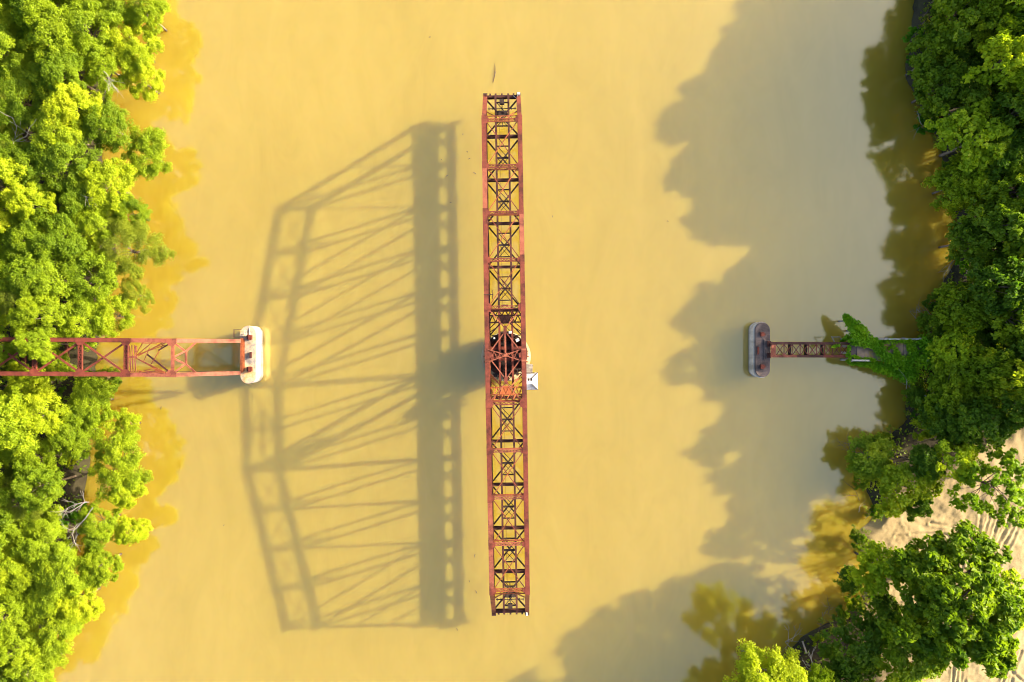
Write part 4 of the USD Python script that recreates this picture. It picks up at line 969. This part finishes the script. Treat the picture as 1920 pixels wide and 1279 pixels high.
for a_ in ([V(1584, 590, 3.6, 0)[:3], V(1600, 615, 3.7, 0)[:3], V(1625, 642, 4.0, 0)[:3]], [V(1625, 645, 4.2, 0)[:3], V(1655, 665, 4.2, 0)[:3], V(1720, 690, 3.0, 0)[:3]], [V(1592, 676, 3.2, 0)[:3], V(1660, 684, 3.2, 0)[:3]]): m.tube(a_, .06, 5)
part('stem', m.mesh(), BARK, vine)

# bare branches
def limb(m, rng, p, d, L, r, depth):
    n = 4; pts = [np.array(p, float)]; dd = np.array(d, float)
    for _ in range(n):
        dd = nrm(dd + rng.normal(size=3) * np.array([.18, .18, .10])); pts.append(pts[-1] + dd * L / n)
    m.tube(pts, np.linspace(r, r * .45, n + 1), 5)
    if depth:
        for _ in range(int(rng.integers(2, 4))):
            q = pts[int(rng.integers(1, n + 1))]; limb(m, rng, q, nrm(dd + rng.normal(size=3) * np.array([.6, .6, .25])), L * rng.uniform(.5, .8), r * .55, depth - 1)
def bare(px, py, z, dpx, L, r, depth, seed, label, n=1, mat=DEADWOOD, name='bare_branches', cat='branches', spread=.35):
    rng = np.random.default_rng(seed); p = W(px, py, z)
    t = thing(name, label, cat, (p[0], p[1], 0)); d = nrm([dpx[0], -dpx[1], dpx[2] if len(dpx) > 2 else .1])
    for i in range(n):
        m = MB(); limb(m, rng, (rng.normal() * .5, rng.normal() * .5, z), nrm(d + rng.normal(size=3) * spread * np.array([1, 1, .3])), L * rng.uniform(.75, 1.0), r * .62, depth)
        part('branch', m.mesh(), mat, t)
bare(160, 945, 8.0, (-1, .35, .1), 3.2, .11, 2, 1, 'bleached dead branches showing in a gap of the lower left wood', n=3)
bare(165, 960, 7.6, (-.7, 1, .0), 3.6, .11, 2, 2, 'second spray of bleached dead branches just under the first in the lower left wood', n=3)
bare(190, 130, 8.5, (.5, .6, .0), 2.8, .10, 2, 3, 'bare pale limbs between the willows beside the upper left inlet', n=3)
bare(20, 270, 6.5, (1, .15, .5), 6.0, .12, 1, 4, 'long bare leaning trunks showing in a gap of the upper left wood', n=5, spread=.18)
bare(150, 352, 8.5, (.6, .4, .1), 3.0, .08, 1, 5, 'thin bare twigs in the left wood below the lone round willow', n=2)
bare(1735, 205, 1.8, (.9, .8, .1), 4.5, .10, 2, 6, 'bare grey fallen twigs on the right waterline beside the big sunlit tree', n=5, spread=.6)
bare(1795, 480, 1.5, (-.5, .9, .1), 3.0, .09, 2, 7, 'bare grey driftwood on the right waterline below the dark trees', n=4, spread=.6)
bare(1748, 600, 1.0, (-1, -.4, .0), 3.2, .09, 2, 8, 'bare dry branch reaching over the water just above the trestle', n=3, spread=.5)
bare(1712, 728, 1.2, (1, .5, .1), 4.2, .12, 2, 9, 'fallen pale branch on the right waterline below the trestle', n=4, spread=.5)
bare(1600, 845, 1.5, (-.5, -.6, .1), 2.6, .07, 2, 10, 'brown leafless twigs on the outer side of the point tree', n=6, mat=BARK, spread=.7)
bare(1606, 936, .5, (-1, -.05, .0), 3.2, .07, 1, 12, 'dark twig lying on the water beside the point tree', n=2, mat=BARK)
bare(1612, 955, .8, (.3, -1, .1), 1.8, .07, 2, 13, 'small white driftwood sprig in the water at the top of the sand spit', n=2)
bare(1530, 1255, 9.6, (.2, -1, .1), 2.6, .12, 2, 14, 'white dead snag poking out of the bottom edge trees', n=2)
bare(1552, 1150, 2.0, (.3, -1, .1), 2.8, .07, 2, 15, 'thin twiggy branch over the water below the small dark green tree', n=3, mat=BARK, spread=.5)
bare(1478, 1205, .9, (1, -.2, .1), 3.0, .09, 2, 16, 'grey driftwood on the dark mud by the bottom right waterline', n=5, spread=.8)
pk = thing('plank', 'short pale plank lying on the dark mud near the bottom right waterline', 'plank', W(1508, 1213, 1.0))
part('board', MB().bar((-.35, 1.0, gz(*W(1508, 1213)[:2]) + .1 - 1), (.3, -1.0, gz(*W(1508, 1213)[:2]) + .22 - 1), .25, .1).mesh(), DEADWOOD, pk)

# floating things
fb = thing('floating_branch', 'thin dark branch floating upright in the picture just above the swing span end', 'branch', W(927, 138, 0))
part('branch', MB().tube([(-.25, -1.5, .03), (.05, -.3, .06), (.12, .8, .05), (.05, 1.7, .02)], [.05, .07, .05, .02], 5).tube([(.05, -.2, .05), (.3, .4, .05)], [.04, .02], 5).mesh(), BARK, fb)
fr = random.Random(4)
for px, py in [(868, 252), (876, 285), (880, 298), (890, 325), (1036, 406), (806, 70), (420, 985), (890, 1042), (893, 1110), (880, 1090), (857, 1180), (302, 765), (828, 300), (838, 330), (845, 380), (1252, 415)]:
    p = W(px, py, 0); a_ = fr.uniform(0, 6.28); L = fr.uniform(.12, .32)
    m = MB().tube([(-L * math.cos(a_), -L * math.sin(a_), .02), (0, .05, .05), (L * math.cos(a_), L * math.sin(a_), .02)], [.03, .06, .03], 5).mesh()
    o = part('floating_twig', (m[0] + p, m[1]), BARK, None)
    tag(o, 'tiny dark twig drifting on the open yellow water', 'twig', 'drifting twigs')
